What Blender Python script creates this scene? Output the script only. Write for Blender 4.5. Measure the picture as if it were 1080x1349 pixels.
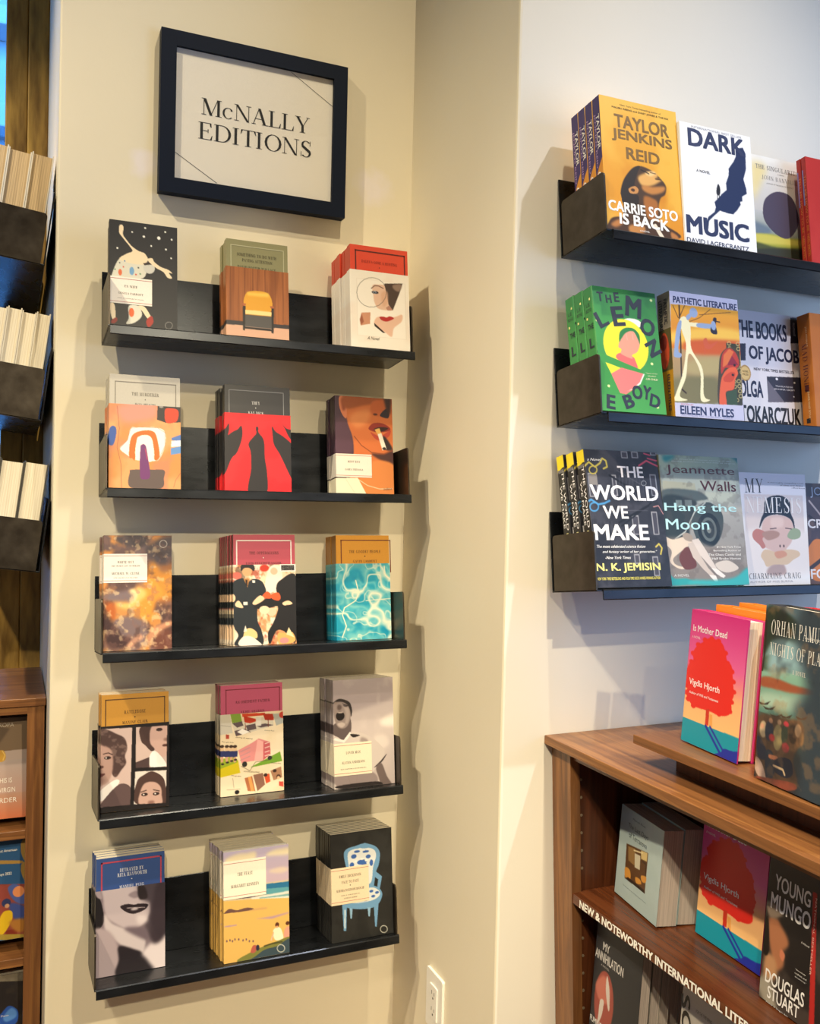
import bpy, bmesh, math, random
import numpy as np
from mathutils import Vector, Matrix, Euler

# ------------------------------------------------------------------ scene, camera, world, lights
scene = bpy.context.scene
for _o in list(bpy.data.objects):
    bpy.data.objects.remove(_o)
col = scene.collection
vs = scene.view_settings
vs.view_transform = 'Standard'
vs.look = 'None'
vs.gamma = 1
vs.use_curve_mapping = False
vs.exposure = 0.25
rad = math.radians

EYE = 1.5
cam_data = bpy.data.cameras.new('camera')
cam_data.sensor_fit = 'VERTICAL'
cam_data.sensor_height = 36.0
cam_data.sensor_width = 36.0
cam_data.lens = 32.144
cam_data.clip_start = 0.02
cam = bpy.data.objects.new('camera', cam_data)
col.objects.link(cam)
_yaw, _pit, _rol = 0.412027, -0.0189468, 0.0234269
_F = Vector((math.sin(_yaw) * math.cos(_pit), math.cos(_yaw) * math.cos(_pit), math.sin(_pit)))
_r0 = Vector((math.cos(_yaw), -math.sin(_yaw), 0))
_u0 = _r0.cross(_F)
_r = _r0 * math.cos(_rol) + _u0 * math.sin(_rol)
_u = _u0 * math.cos(_rol) - _r0 * math.sin(_rol)
cam.matrix_world = Matrix(((_r.x, _u.x, -_F.x, 0), (_r.y, _u.y, -_F.y, 0), (_r.z, _u.z, -_F.z, EYE), (0, 0, 0, 1)))
scene.camera = cam

world = bpy.data.worlds.new('world')
scene.world = world
world.use_nodes = True
_bg = world.node_tree.nodes['Background']
_bg.inputs[0].default_value = (1.0, 0.86, 0.66, 1)
_bg.inputs[1].default_value = 0.16


def spot(name, loc, target, power, color, angle=70, blend=0.6, size=0.03):
    d = bpy.data.lights.new(name, 'SPOT')
    d.energy = power
    d.color = color
    d.spot_size = rad(angle)
    d.spot_blend = blend
    d.shadow_soft_size = size
    o = bpy.data.objects.new(name, d)
    col.objects.link(o)
    o.location = loc
    o.rotation_euler = (Vector(target) - Vector(loc)).to_track_quat('-Z', 'Y').to_euler()
    return o


def area(name, loc, target, power, color, sx, sy):
    d = bpy.data.lights.new(name, 'AREA')
    d.shape = 'RECTANGLE'
    d.size, d.size_y = sx, sy
    d.energy = power
    d.color = color
    o = bpy.data.objects.new(name, d)
    col.objects.link(o)
    o.location = loc
    o.rotation_euler = (Vector(target) - Vector(loc)).to_track_quat('-Z', 'Y').to_euler()
    return o


WARM = (1.0, 0.85, 0.57)
# spots on the track under the high ceiling
spot('track_spot', (0.75, 0.50, 4.2), (0.50, 1.9, 0.45), 150, WARM, 62, 1.0, 0.03)
spot('track_spot', (-1.25, 0.95, 3.9), (0.70, 1.75, 0.70), 245, WARM, 56, 1.0, 0.03)
spot('track_spot', (1.90, -0.15, 4.2), (1.22, 1.30, 1.40), 215, (0.95, 0.96, 1.0), 40, 1.0, 0.03)
spot('track_spot', (-1.3, 0.35, 3.9), (1.1, 0.95, 0.50), 250, (1.0, 0.85, 0.60), 46, 1.0, 0.03)
spot('track_spot', (-1.4, 0.9, 4.1), (-0.12, 2.5, 1.95), 230, WARM, 26, 0.8, 0.03)  # extra spot added to brighten the brass posts
# narrow beams from the track further back in the shop
spot('beam_spot', (0.85, -2.2, 3.7), (0.22, 1.9, 0.75), 360, WARM, 27, 0.9, 0.04)
spot('beam_spot', (-0.7, -2.6, 3.4), (0.25, 1.9, 0.85), 320, WARM, 26, 0.9, 0.04)
spot('beam_spot', (-0.75, -1.3, 3.6), (1.0, 1.0, 0.50), 290, (1.0, 0.85, 0.60), 23, 0.9, 0.04)
# daylight: the street outside, and an unseen blue fill added at camera right
area('street_daylight', (-0.6, 3.6, 4.6), (-0.6, 6.4, 1.5), 430, (0.10, 0.42, 1.0), 4.0, 2.0)
area('blue_daylight_fill', (3.6, -1.4, 1.7), (1.2, 1.4, 1.5), 55, (0.30, 0.55, 1.0), 2.4, 2.4)


# ------------------------------------------------------------------ helpers
def lin(h):
    h = h.lstrip('#')
    v = [int(h[i:i + 2], 16) / 255 for i in (0, 2, 4)]
    return tuple(c / 12.92 if c <= 0.04045 else ((c + 0.055) / 1.055) ** 2.4 for c in v)


def new_mat(name):
    m = bpy.data.materials.new(name)
    m.use_nodes = True
    nt = m.node_tree
    return m, nt, nt.nodes['Principled BSDF']


def node(nt, kind, **kw):
    n = nt.nodes.new(kind)
    for k, v in kw.items():
        setattr(n, k, v)
    return n


_flat = {}


def ink(h, rough=0.45):
    """one printing ink / paint colour with a faint paper grain"""
    key = (h, rough)
    if key in _flat:
        return _flat[key]
    m, nt, b = new_mat('ink_' + h.strip('#'))
    c = lin(h)
    tc = node(nt, 'ShaderNodeTexCoord')
    nz = node(nt, 'ShaderNodeTexNoise')
    nz.inputs['Scale'].default_value = 300
    nt.links.new(tc.outputs['Object'], nz.inputs['Vector'])
    mx = node(nt, 'ShaderNodeMix', data_type='RGBA')
    nt.links.new(nz.outputs['Fac'], mx.inputs[0])
    mx.inputs[6].default_value = tuple(v * 0.95 for v in c) + (1,)
    mx.inputs[7].default_value = tuple(min(1, v * 1.05) for v in c) + (1,)
    nt.links.new(mx.outputs[2], b.inputs['Base Color'])
    b.inputs['Roughness'].default_value = rough
    _flat[key] = m
    return m


def printed_paper():
    m, nt, b = new_mat('printed_paper')
    a = node(nt, 'ShaderNodeAttribute', attribute_name='ink')
    nt.links.new(a.outputs['Color'], b.inputs['Base Color'])
    b.inputs['Roughness'].default_value = 0.42
    b.inputs['Specular IOR Level'].default_value = 0.4
    return m


def page_paper(name, c1, c2):
    m, nt, b = new_mat(name)
    tc = node(nt, 'ShaderNodeTexCoord')
    mp = node(nt, 'ShaderNodeMapping')
    mp.inputs['Scale'].default_value = (6, 900, 6)
    nz = node(nt, 'ShaderNodeTexNoise')
    nz.inputs['Scale'].default_value = 1.0
    nz.inputs['Detail'].default_value = 3
    cr = node(nt, 'ShaderNodeValToRGB')
    cr.color_ramp.elements[0].color = lin(c1) + (1,)
    cr.color_ramp.elements[1].color = lin(c2) + (1,)
    cr.color_ramp.elements[0].position = 0.35
    cr.color_ramp.elements[1].position = 0.6
    nt.links.new(tc.outputs['Object'], mp.inputs[0])
    nt.links.new(mp.outputs[0], nz.inputs['Vector'])
    nt.links.new(nz.outputs['Fac'], cr.inputs[0])
    nt.links.new(cr.outputs[0], b.inputs['Base Color'])
    bp = node(nt, 'ShaderNodeBump')
    bp.inputs['Strength'].default_value = 0.25
    bp.inputs['Distance'].default_value = 0.0005
    nt.links.new(nz.outputs['Fac'], bp.inputs['Height'])
    nt.links.new(bp.outputs[0], b.inputs['Normal'])
    b.inputs['Roughness'].default_value = 0.8
    return m


def steel(name, dark, light, rough):
    m, nt, b = new_mat(name)
    tc = node(nt, 'ShaderNodeTexCoord')
    mp = node(nt, 'ShaderNodeMapping')
    mp.inputs['Scale'].default_value = (9, 30, 30)
    nz = node(nt, 'ShaderNodeTexNoise')
    nz.inputs['Scale'].default_value = 1.0
    nz.inputs['Detail'].default_value = 6
    cr = node(nt, 'ShaderNodeValToRGB')
    cr.color_ramp.elements[0].color = dark + (1,)
    cr.color_ramp.elements[1].color = light + (1,)
    cr.color_ramp.elements[0].position = 0.3
    cr.color_ramp.elements[1].position = 0.75
    nt.links.new(tc.outputs['Object'], mp.inputs[0])
    nt.links.new(mp.outputs[0], nz.inputs['Vector'])
    nt.links.new(nz.outputs['Fac'], cr.inputs[0])
    nt.links.new(cr.outputs[0], b.inputs['Base Color'])
    mr = node(nt, 'ShaderNodeMapRange')
    mr.inputs['To Min'].default_value = rough - 0.08
    mr.inputs['To Max'].default_value = rough + 0.1
    nt.links.new(nz.outputs['Fac'], mr.inputs['Value'])
    nt.links.new(mr.outputs[0], b.inputs['Roughness'])
    b.inputs['Metallic'].default_value = 0.75
    return m


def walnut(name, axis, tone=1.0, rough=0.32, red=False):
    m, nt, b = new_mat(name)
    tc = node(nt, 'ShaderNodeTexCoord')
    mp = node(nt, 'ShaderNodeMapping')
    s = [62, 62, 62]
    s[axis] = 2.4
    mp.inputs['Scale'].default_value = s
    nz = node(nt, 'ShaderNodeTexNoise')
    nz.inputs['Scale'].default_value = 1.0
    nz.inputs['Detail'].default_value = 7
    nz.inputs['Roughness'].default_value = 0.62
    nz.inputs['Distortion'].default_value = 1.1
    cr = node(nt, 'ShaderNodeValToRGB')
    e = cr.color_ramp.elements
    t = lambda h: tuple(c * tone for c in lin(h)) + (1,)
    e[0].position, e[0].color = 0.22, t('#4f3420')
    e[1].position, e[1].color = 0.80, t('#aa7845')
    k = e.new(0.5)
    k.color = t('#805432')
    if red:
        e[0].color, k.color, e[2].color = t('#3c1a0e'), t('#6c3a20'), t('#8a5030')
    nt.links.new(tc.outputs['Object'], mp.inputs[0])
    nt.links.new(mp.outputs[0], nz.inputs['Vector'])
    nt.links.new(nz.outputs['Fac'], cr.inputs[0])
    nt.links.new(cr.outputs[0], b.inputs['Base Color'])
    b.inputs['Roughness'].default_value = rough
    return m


def paint(name, h, spots=()):
    m, nt, b = new_mat(name)
    tc = node(nt, 'ShaderNodeTexCoord')
    nz = node(nt, 'ShaderNodeTexNoise')
    nz.inputs['Scale'].default_value = 3.0
    nz.inputs['Detail'].default_value = 6
    nt.links.new(tc.outputs['Object'], nz.inputs['Vector'])
    c = lin(h)
    mx = node(nt, 'ShaderNodeMix', data_type='RGBA')
    mx.inputs[6].default_value = tuple(v * 0.955 for v in c) + (1,)
    mx.inputs[7].default_value = tuple(min(1, v * 1.035) for v in c) + (1,)
    nt.links.new(nz.outputs['Fac'], mx.inputs[0])
    last = mx.outputs[2]
    for (sx, sz, r) in spots:                     # dried filler patches on the wall
        vm = node(nt, 'ShaderNodeVectorMath', operation='DISTANCE')
        n2 = node(nt, 'ShaderNodeTexNoise')
        n2.inputs['Scale'].default_value = 30
        nt.links.new(tc.outputs['Object'], n2.inputs['Vector'])
        ad = node(nt, 'ShaderNodeVectorMath', operation='MULTIPLY_ADD')
        nt.links.new(n2.outputs['Color'], ad.inputs[0])
        ad.inputs[1].default_value = (r, 0, r)
        nt.links.new(tc.outputs['Object'], ad.inputs[2])
        nt.links.new(ad.outputs[0], vm.inputs[0])
        vm.inputs[1].default_value = (sx + r / 2, 1.912, sz + r / 2)
        mr = node(nt, 'ShaderNodeMapRange')
        mr.inputs['From Min'].default_value = r
        mr.inputs['From Max'].default_value = r * 0.4
        mr.inputs['To Max'].default_value = 0.75
        nt.links.new(vm.outputs['Value'], mr.inputs['Value'])
        m2 = node(nt, 'ShaderNodeMix', data_type='RGBA')
        nt.links.new(mr.outputs[0], m2.inputs[0])
        nt.links.new(last, m2.inputs[6])
        m2.inputs[7].default_value = lin('#efe6e8') + (1,)
        last = m2.outputs[2]
    nt.links.new(last, b.inputs['Base Color'])
    b.inputs['Roughness'].default_value = 0.55
    b.inputs['Specular IOR Level'].default_value = 0.3
    n3 = node(nt, 'ShaderNodeTexNoise')
    n3.inputs['Scale'].default_value = 90
    nt.links.new(tc.outputs['Object'], n3.inputs['Vector'])
    bp = node(nt, 'ShaderNodeBump')
    bp.inputs['Strength'].default_value = 0.08
    bp.inputs['Distance'].default_value = 0.002
    nt.links.new(n3.outputs['Fac'], bp.inputs['Height'])
    nt.links.new(bp.outputs[0], b.inputs['Normal'])
    return m


def bm_box(bm, x0, x1, y0, y1, z0, z1, bev=0.0, mi=0):
    v = [bm.verts.new((x, y, z)) for x in (x0, x1) for y in (y0, y1) for z in (z0, z1)]
    q = ((0, 1, 3, 2), (4, 6, 7, 5), (0, 4, 5, 1), (2, 3, 7, 6), (0, 2, 6, 4), (1, 5, 7, 3))
    fs = [bm.faces.new([v[i] for i in f]) for f in q]
    for f in fs:
        f.material_index = mi
    if bev:
        es = list({e for f in fs for e in f.edges})
        bmesh.ops.bevel(bm, geom=es, offset=bev, segments=2, affect='EDGES', profile=0.5)


def bm_prism(bm, pts, axis, a, b):
    """closed outline (2-D points) extruded along an axis from a to b"""
    def P(p, t):
        if axis == 0:
            return (t, p[0], p[1])
        if axis == 1:
            return (p[0], t, p[1])
        return (p[0], p[1], t)
    A = [bm.verts.new(P(p, a)) for p in pts]
    B = [bm.verts.new(P(p, b)) for p in pts]
    n = len(pts)
    bm.faces.new(A)
    bm.faces.new(B[::-1])
    for i in range(n):
        bm.faces.new((A[i], B[i], B[(i + 1) % n], A[(i + 1) % n]))
    bmesh.ops.recalc_face_normals(bm, faces=bm.faces)


def round_rect(x0, x1, y0, y1, r, which=(1, 1, 1, 1), seg=5):
    out = []
    for k, (cx, cy, a0) in enumerate(((x0 + r, y0 + r, 180), (x1 - r, y0 + r, 270), (x1 - r, y1 - r, 0), (x0 + r, y1 - r, 90))):
        if which[k]:
            for i in range(seg + 1):
                a = rad(a0 + 90 * i / seg)
                out.append((cx + r * math.cos(a), cy + r * math.sin(a)))
        else:
            out.append(((x0, x1, x1, x0)[k], (y0, y0, y1, y1)[k]))
    return out


def obj(name, bm, mats, parent=None, smooth=False):
    me = bpy.data.meshes.new(name)
    bm.to_mesh(me)
    bm.free()
    for m in (mats if isinstance(mats, (list, tuple)) else [mats]):
        me.materials.append(m)
    if smooth:
        for p in me.polygons:
            p.use_smooth = True
    o = bpy.data.objects.new(name, me)
    col.objects.link(o)
    o.parent = parent
    return o


def box(name, x0, x1, y0, y1, z0, z1, m, parent=None, bev=0.0):
    bm = bmesh.new()
    bm_box(bm, x0, x1, y0, y1, z0, z1, bev)
    return obj(name, bm, m, parent)


def thing(name, label, cat, loc=(0, 0, 0), rot=(0, 0, 0), group=None):
    o = bpy.data.objects.new(name, None)
    col.objects.link(o)
    o.empty_display_size = 0.05
    o.location = loc
    o.rotation_euler = rot
    o['label'] = label
    o['category'] = cat
    if group:
        o['group'] = group
    return o


def structure(o):
    o['kind'] = 'structure'
    return o


def copy_tree(root):
    r = root.copy()
    col.objects.link(r)
    for ch in root.children:
        c = ch.copy()
        col.objects.link(c)
        c.parent = r
        for g in ch.children:
            d = g.copy()
            col.objects.link(d)
            d.parent = c
    return r


# ------------------------------------------------------------------ lettering
def _strip(f_out, f_in, n=14):
    o = [f_out(i / n) for i in range(n + 1)]
    i_ = [f_in(i / n) for i in range(n + 1)]
    return [[o[k], o[k + 1], i_[k + 1], i_[k]] for k in range(n)]


def _arc(cx, cy, rx, ry, a0, a1, T, t):
    """arc of an ellipse, heavy at the sides and hairline at top and bottom"""
    def O(s):
        a = rad(a0 + (a1 - a0) * s)
        return (cx + rx * math.cos(a), cy + ry * math.sin(a))

    def I(s):
        a = rad(a0 + (a1 - a0) * s)
        return (cx + (rx - T) * math.cos(a), cy + (ry - t) * math.sin(a))
    return _strip(O, I)


def _rc(x0, y0, x1, y1):
    return [(x0, y0), (x1, y0), (x1, y1), (x0, y1)]


def _dg(x0, y0, x1, y1, w):
    return [(x0, y0), (x0 + w, y0), (x1 + w, y1), (x1, y1)]


def serif_glyph(ch, T=0.125, t=0.032):
    s = 0.085
    P = []

    def stem(x, lo=True, hi=True, w=T):
        P.append(_rc(x, 0, x + w, 1))
        if lo:
            P.append(_rc(x - s, 0, x + w + s, t))
        if hi:
            P.append(_rc(x - s, 1 - t, x + w + s, 1))

    def foot(x, y, w=0.1, a=0.1):
        P.append(_rc(x - a, y, x + w, y + t))
    X = 0.09
    if ch == 'A':
        P += [_dg(0.07, 0, 0.36, 1, 0.04), _dg(0.60, 0, 0.32, 1, T + .01), _rc(0.17, 0.33, 0.56, 0.33 + t)]
        foot(0.07, 0, .14, .07); foot(0.60, 0, .24, .07); w = 0.86
    elif ch == 'B':
        stem(X, w=T); P += [_rc(X, 0, .36, t), _rc(X, 1 - t, .34, 1), _rc(X, .52, .36, .52 + t)]
        P += _arc(.34, .76, .25, .24, -90, 90, T, t) + _arc(.36, .27, .29, .27, -90, 90, T, t); w = .74
    elif ch in 'CG':
        P += _arc(.46, .5, .42, .51, 50, 310, T + .01, t)
        P += [_rc(.72, .64, .755, 1.0)]
        if ch == 'C':
            P += [_dg(.72, .2, .74, .0, .02)]; w = .82
        else:
            P += [_rc(.66, 0.05, .66 + T, .42), _rc(.56, .42, .86, .42 + t)]; w = .88
    elif ch == 'D':
        stem(X); P += [_rc(X, 0, .4, t), _rc(X, 1 - t, .4, 1)] + _arc(.38, .5, .43, .5, -90, 90, T, t); w = .88
    elif ch in 'EF':
        stem(X, ch == 'F'); P += [_rc(X, 1 - t, .60, 1), _rc(X, .5, .46, .5 + t), _rc(.44, .4, .44 + t, .63)]
        P.append([(.60 - t, .76), (.62, .76), (.60, 1), (.52, 1)])
        w = .68
        if ch == 'E':
            P += [_rc(0, 0, .63, t), [(.63, 0), (.66, .27), (.635, .27), (.55, 0)]]
            w = .73
    elif ch == 'H':
        stem(X); stem(.60); P.append(_rc(X, .49, .65, .49 + t)); w = .86
    elif ch == 'I':
        stem(X); w = .38
    elif ch == 'J':
        stem(.24, False); P += _arc(.2, .1, .165, .25, 180, 340, .08, t); w = .48
    elif ch == 'K':
        stem(X); P += [_dg(.2, .42, .58, 1, .045), _dg(.60, 0, .31, .56, T + .02)]
        foot(.56, 1 - t, .14, .08); foot(.60, 0, .22, .08); w = .84
    elif ch == 'L':
        stem(X, False); P += [_rc(0, 0, .6, t), [(.6, 0), (.63, .3), (.605, .3), (.52, 0)]]; w = .68
    elif ch == 'M':
        P += [_rc(.10, 0, .10 + t, 1), _rc(.76, 0, .76 + T, 1), _dg(.40, 0, .08, 1, T + .01), _dg(.44, 0, .76, 1, .035)]
        foot(.1, 0, .13, .1); foot(.76, 0, .22, .09); foot(.08, 1 - t, .1, .08); foot(.78, 1 - t, .2, .04); w = 1.0
    elif ch == 'N':
        P += [_rc(.10, 0, .10 + t, 1), _rc(.70, 0, .70 + t, 1), _dg(.62, 0, .06, 1, T)]
        foot(.1, 0, .13, .1); foot(.7, 1 - t, .14, .11); foot(.06, 1 - t, .1, .06); w = .86
    elif ch in 'OQ':
        P += _arc(.46, .5, .42, .515, 0, 360, T, t); w = .92
        if ch == 'Q':
            P.append(_dg(.7, -.2, .45, .06, .1))
    elif ch in 'PR':
        stem(X); P += [_rc(X, 1 - t, .38, 1), _rc(X, .46, .38, .46 + t)] + _arc(.36, .73, .27, .27, -90, 90, T, t); w = .70
        if ch == 'R':
            P.append(_dg(.60, 0, .36, .48, T + .02)); foot(.62, 0, .22, .04); w = .84
    elif ch == 'S':
        P += _arc(.33, .745, .235, .26, 35, 270, T * .8, t) + _arc(.33, .255, .26, .265, -145, 90, T * .9, t)
        P.append([(.1, .62), (.2, .72), (.56, .40), (.46, .28)])
        P += [_rc(.52, .70, .55, 1.0), _rc(.07, 0, .10, .31)]; w = .64
    elif ch == 'T':
        stem(.31, True, False); P += [_rc(.03, 1 - t, .72, 1), [(.03, 1), (.0, .73), (.025, .73), (.12, 1)], [(.72, 1), (.75, .73), (.725, .73), (.63, 1)]]; w = .75
    elif ch == 'U':
        P += [_rc(X, .3, X + T, 1), _rc(.66, .3, .66 + t, 1)] + _arc(.39, .32, .30, .335, 180, 360, .10, t)
        foot(X, 1 - t, T + s, s); foot(.66, 1 - t, .12, .09); w = .84
    elif ch == 'V':
        P += [_dg(.38, 0, .06, 1, T + .02), _dg(.42, 0, .70, 1, .035)]; foot(.06, 1 - t, .25, .06); foot(.7, 1 - t, .12, .08); w = .84
    elif ch == 'W':
        P += [_dg(.32, 0, .06, 1, T), _dg(.36, 0, .60, 1, .035), _dg(.78, 0, .52, 1, T), _dg(.82, 0, 1.04, 1, .035)]
        foot(.06, 1 - t, .24, .06); foot(1.04, 1 - t, .1, .08); foot(.52, 1 - t, .22, .05); w = 1.16
    elif ch == 'X':
        P += [_dg(.58, 0, .06, 1, T + .02), _dg(.06, 0, .60, 1, .04)]; foot(.06, 0, .14, .06); foot(.58, 0, .24, .05); foot(.06, 1 - t, .24, .05); foot(.6, 1 - t, .12, .06); w = .84
    elif ch == 'Y':
        P += [_rc(.34, 0, .34 + T, .45), _dg(.33, .44, .05, 1, T + .01), _dg(.42, .44, .66, 1, .035)]
        foot(.34, 0, T + s, s); foot(.05, 1 - t, .25, .05); foot(.66, 1 - t, .12, .08); w = .80
    elif ch == 'Z':
        P += [_rc(.06, 1 - t, .62, 1), _rc(.05, 0, .66, t), _dg(.05, 0, .48, 1, T + .03), _rc(.06, .76, .085, 1), _rc(.635, 0, .66, .26)]; w = .72
    elif ch == 'c':
        P += _arc(.30, .33, .28, .345, 45, 315, .10, t); P += _arc(.46, .53, .05, .06, 0, 360, .05, .06); w = .60
    elif ch == '&':
        P += _arc(.34, .76, .2, .25, 0, 360, .07, t) + _arc(.34, .26, .3, .27, 60, 360, .1, t) + [_dg(.66, 0, .2, .68, .1)]; w = .84
    elif ch == "'":
        P.append([(.05, .72), (.09, .72), (.14, 1), (.02, 1)]); w = .2
    elif ch == '.':
        P += _arc(.1, .06, .06, .065, 0, 360, .06, .065); w = .22
    elif ch == '-':
        P.append(_rc(.05, .34, .35, .39)); w = .4
    else:
        w = 0.36
    return P, w


_sans = {}


def sans_text(s, bold):
    """triangles of a line in the built-in sans face"""
    key = (s, bold)
    if key not in _sans:
        c = bpy.data.curves.new('t', 'FONT')
        c.body = s
        c.resolution_u = 3
        c.fill_mode = 'FRONT'
        o = bpy.data.objects.new('t', c)
        col.objects.link(o)
        dg = bpy.context.evaluated_depsgraph_get()
        me = bpy.data.meshes.new_from_object(o.evaluated_get(dg))
        V0 = [tuple(v.co)[:2] for v in me.vertices]
        F0 = [list(p.vertices) for p in me.polygons]
        V, F = [], []
        shifts = [(0, 0)] if not bold else [(-bold, -bold * .7), (bold, -bold * .7), (-bold, bold * .7), (bold, bold * .7)]
        for lay, (dx, dy) in enumerate(shifts):   # heavier weight: the same outline struck four times
            n = len(V)
            V += [(a + dx, b + dy, lay) for a, b in V0]
            F += [[i + n for i in f] for f in F0]
        bpy.data.objects.remove(o)
        bpy.data.curves.remove(c)
        bpy.data.meshes.remove(me)
        _sans[key] = (V, F)
    return _sans[key]


def text_polys(s, font, bold=0.0, track=0.06):
    if font.startswith('serif'):
        wt = (0.17, 0.075) if font == 'serif small' else (0.125, 0.032)
        V, F, x = [], [], 0.0
        for ch in s:
            P, w = serif_glyph(ch, *wt)
            for q, p in enumerate(P):
                F.append(list(range(len(V), len(V) + len(p))))
                V += [(a + x, b, q % 5) for a, b in p]
            x += w + track
        return V, F
    return sans_text(s, bold)


def add_text(bm, s, cx, cz, w, h, mi, font='sans', bold=0.0, ang=0.0, shear=0.0, track=0.06, y=0.0):
    """ink box of the line is fitted to w x h round (cx, cz) in the x-z plane, facing -y"""
    V, F = text_polys(s, font, bold, track)
    if not V:
        return
    x0, x1 = min(v[0] for v in V), max(v[0] for v in V)
    y0, y1 = min(v[1] for v in V), max(v[1] for v in V)
    ca, sa = math.cos(ang), math.sin(ang)
    vs_ = []
    for a, b, lay in V:
        px = ((a - x0) / (x1 - x0 + 1e-9) - 0.5) * w
        pz = ((b - y0) / (y1 - y0 + 1e-9) - 0.5) * h
        px += shear * pz
        vs_.append(bm.verts.new((cx + px * ca - pz * sa, y - lay * 4e-5, cz + px * sa + pz * ca)))
    for f in F:
        try:
            fc = bm.faces.new([vs_[i] for i in f])
            fc.material_index = mi
            fc.normal_update()
            if fc.normal.y > 0:
                fc.normal_flip()
        except ValueError:
            pass


# ------------------------------------------------------------------ printed pictures
def _noise(shape, cells, seed, octaves=4):
    rng = np.random.RandomState(seed)
    H, W = shape
    out = np.zeros(shape)
    amp, tot = 1.0, 0.0
    for o in range(octaves):
        ny, nx = max(2, int(cells[1] * 2 ** o)), max(2, int(cells[0] * 2 ** o))
        g = rng.rand(ny + 2, nx + 2)
        yy, xx = np.linspace(0, ny, H), np.linspace(0, nx, W)
        yi, xi = np.minimum(yy.astype(int), ny), np.minimum(xx.astype(int), nx)
        fy, fx = (yy - yi)[:, None], (xx - xi)[None, :]
        fy, fx = fy * fy * (3 - 2 * fy), fx * fx * (3 - 2 * fx)
        a = g[yi][:, xi]; b = g[yi][:, xi + 1]; c = g[yi + 1][:, xi]; d = g[yi + 1][:, xi + 1]
        out += amp * ((a * (1 - fx) + b * fx) * (1 - fy) + (c * (1 - fx) + d * fx) * fy)
        tot += amp
        amp *= 0.5
    return out / tot


def _blur(m, r):
    r = int(round(r))
    if r < 1:
        return m
    for ax in (0, 1):
        for _ in range(2):
            p = np.pad(m, [(r + 1, r) if a == ax else (0, 0) for a in (0, 1)], mode='edge')
            cs = np.cumsum(p, axis=ax)
            n = m.shape[ax]
            hi = np.take(cs, range(2 * r + 1, 2 * r + 1 + n), axis=ax)
            lo = np.take(cs, range(0, n), axis=ax)
            m = (hi - lo) / (2 * r + 1)
    return m


def _rgb(h):
    return np.array([int(h[i:i + 2], 16) / 255 for i in (0, 2, 4)])


def _smooth(pts, n=6):
    out = []
    N = len(pts)
    for i in range(N):
        p0, p1, p2, p3 = (np.array(pts[(i + k - 1) % N], float) for k in range(4))
        for j in range(n):
            t = j / n
            out.append(0.5 * (2 * p1 + (p2 - p0) * t + (2 * p0 - 5 * p1 + 4 * p2 - p3) * t * t + (3 * p1 - p0 - 3 * p2 + p3) * t ** 3))
    return np.array(out)


def _inside(pts, X, Y):
    m = np.zeros(X.shape, bool)
    x, y = pts[:, 0], pts[:, 1]
    n = len(pts)
    for i in range(n):
        j = (i + 1) % n
        if y[i] == y[j]:
            continue
        c = ((y[i] > Y) != (y[j] > Y)) & (X < (x[j] - x[i]) * (Y - y[i]) / (y[j] - y[i]) + x[i])
        m ^= c
    return m


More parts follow.
